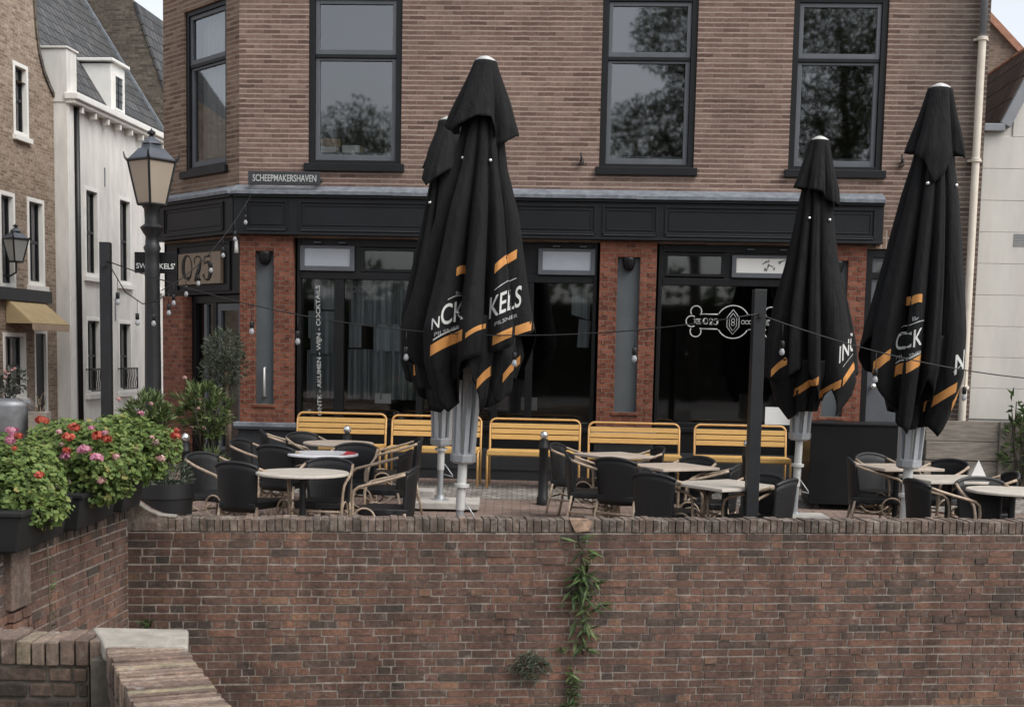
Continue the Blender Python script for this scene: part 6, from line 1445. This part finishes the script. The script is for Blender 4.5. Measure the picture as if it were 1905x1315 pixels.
wall_plant('wall_sprig', 'tiny green sprig in a joint beside the trailing fern', 0.42, -0.74, [(0.0, 0.0, 0.05, 0.03, 20)], 44, 0.05, 0.012)
t = thing('wall_weed', 'thin weed on the brick pier below the flower boxes at the left', 'wall plant', (-2.83, 8.05, 0.0)); mb = MB(); r8 = random.Random(8)
for k in range(34): leaf(mb, Vector((0.04, r8.uniform(-0.03, 0.03), r8.uniform(-0.42, 0.36))), Vector((0.4, r8.uniform(-1, 1), r8.uniform(-0.3, 0.8))), Vector((1, 0, 0.3)), 0.05, 0.012)
mb.build('leaves', M['fern'], t); mb = MB(); mb.tube([(0.03, 0, -0.45), (0.035, 0.01, 0.0), (0.03, -0.01, 0.40)], 0.005, 5); mb.tube([(0.03, 0.0, 0.1), (0.06, 0.06, 0.14), (0.08, 0.2, 0.08)], 0.004, 5); mb.build('stem', M['bark'], t)
t = thing('wall_weed', 'small green weed low in the corner of the two quay walls', 'wall plant', (-2.8, wl(-2.8)-0.01, -0.52), WA); mb = MB()
for k in range(26): leaf(mb, Vector((r8.uniform(-0.03, 0.05), -0.01, r8.uniform(-0.04, 0.03))), Vector((r8.uniform(-1, 1), -0.5, r8.uniform(-0.2, 1))), Vector((0, -1, 0.3)), 0.06, 0.012)
mb.build('leaves', M['fern'], t)

# ------------------------------------------------------------------ trees on the viewer's side mirrored in windows; hedge added to darken the glass
def tree(label, x, y, h0, blobs, n, L, seed, tr=0.3):
    t = thing('quay_tree', label, 'tree', (x, y, 0), 0, 'trees on the near quay'); rg_ = random.Random(seed)
    mb = MB(); foliage(mb, blobs, n, L, L*0.6, rg_, 0.0, 0.3); mb.build('crown', M['treeleaf'], t)
    mb = MB(); mb.tube([(0, 0, 0), (0.1, 0, h0*0.5), (0, 0, h0)], [tr, tr*0.8, tr*0.6], 10)
    for b in blobs: mb.tube([(0, 0, h0*0.8), ((b[0])*0.5, b[1]*0.5, (h0+b[2])/2), (b[0], b[1], b[2]+b[5]*0.3)], [tr*0.5, tr*0.3, tr*0.08], 7)
    mb.build('trunk', M['darkbark'], t, smooth=True)
tree('round tree mirrored in the left upper window', -9.1, -14, 4.5, [(0, 0, 8.2, 1.6, 1.5, 1.5), (0.7, 0, 9.4, 0.9, 0.9, 0.9), (-0.7, 0, 9.5, 0.8, 0.8, 0.9), (0, 0, 6.6, 2.0, 2, 1.2), (0.1, 0, 10.2, 0.5, 0.5, 0.5)], 9000, 0.13, 51)
tree('broad tree mirrored in the middle upper window', 3.0, -14.5, 6.0, [(-0.4, 0, 12.8, 2.1, 2, 1.6), (1.2, 0, 11.2, 2.4, 2, 2.0), (-1.2, 0, 9.3, 2.4, 2, 1.6), (0.8, 0, 8.2, 2.8, 2, 1.4), (1.0, 0, 14.0, 1.8, 1.5, 1.2)], 25000, 0.14, 52)
tree('spreading tree mirrored in the right upper window', 8.4, -13.5, 6.0, [(-0.8, 0, 12.6, 2.0, 2, 1.6), (1.2, 0, 11.0, 2.2, 2, 1.8), (-1.4, 0, 9.6, 2.0, 2, 1.5), (0.6, 0, 8.2, 2.6, 2, 1.4)], 22000, 0.14, 53, 0.45)
hd = thing('clipped_hedge', 'tall dark clipped hedge along the near quay', 'hedge', (0, -18, 0))
mb = MB(); foliage(mb, [(-14+4*k, 0.2*math.sin(k), 2.4, 2.8, 1.0, 2.6) for k in range(9)], 5200, 0.42, 0.3, random.Random(54), 0, 0.6); mb.build('foliage', M['shrub'], hd)
mb = MB(); mb.box(-16, 20, -0.5, 0.5, 0, 3.6); mb.build('branches', M['darkbark'], hd)

# ------------------------------------------------------------------ camera, light, sky
F, PITCH, ROLL = 2500.0, R(5.86), 0.0205
cam = bpy.data.cameras.new('camera'); co = bpy.data.objects.new('camera', cam); COL.objects.link(co)
cam.sensor_width = 36; cam.lens = F/1905*36; cam.shift_y = (915-657.5)/1905; cam.clip_end = 3000
rot = Matrix.Rotation(PI/2-PITCH, 4, 'X') @ Matrix.Rotation(ROLL, 4, 'Z')
co.matrix_world = Matrix.Translation((0, 0, 1.6)) @ rot
sc.camera = co
SUN_EL, SUN_AZ = 52, 128      # azimuth clockwise from +Y
w = bpy.data.worlds.new('World'); sc.world = w; w.use_nodes = True
nt = w.node_tree; nt.nodes.clear()
ow = nt.nodes.new('ShaderNodeOutputWorld'); bg = nt.nodes.new('ShaderNodeBackground'); sk = nt.nodes.new('ShaderNodeTexSky'); sk.sky_type = 'NISHITA'
sk.sun_disc = False; sk.sun_elevation = R(SUN_EL); sk.sun_rotation = R(SUN_AZ); sk.air_density = 1.0; sk.dust_density = 3.0; sk.ozone_density = 1.0
hs = nt.nodes.new('ShaderNodeHueSaturation'); hs.inputs['Saturation'].default_value = 0.28
nt.links.new(sk.outputs[0], hs.inputs['Color']); nt.links.new(hs.outputs[0], bg.inputs[0]); nt.links.new(bg.outputs[0], ow.inputs[0]); bg.inputs[1].default_value = 0.15
sd = bpy.data.lights.new('sun', 'SUN'); sd.energy = 0.9; sd.angle = R(40); sd.color = (1.0, 0.96, 0.9)
so_ = bpy.data.objects.new('sun', sd); COL.objects.link(so_)
az, el = R(SUN_AZ), R(SUN_EL)
dv = Vector((math.sin(az)*math.cos(el), math.cos(az)*math.cos(el), math.sin(el)))
so_.rotation_euler = dv.to_track_quat('Z', 'Y').to_euler()
vs = sc.view_settings; vs.view_transform = 'Standard'; vs.look = 'None'; vs.gamma = 1.0; vs.exposure = 0.75; vs.use_curve_mapping = False
sc.cycles.max_bounces = 8; sc.cycles.transparent_max_bounces = 12; sc.cycles.use_denoising = True
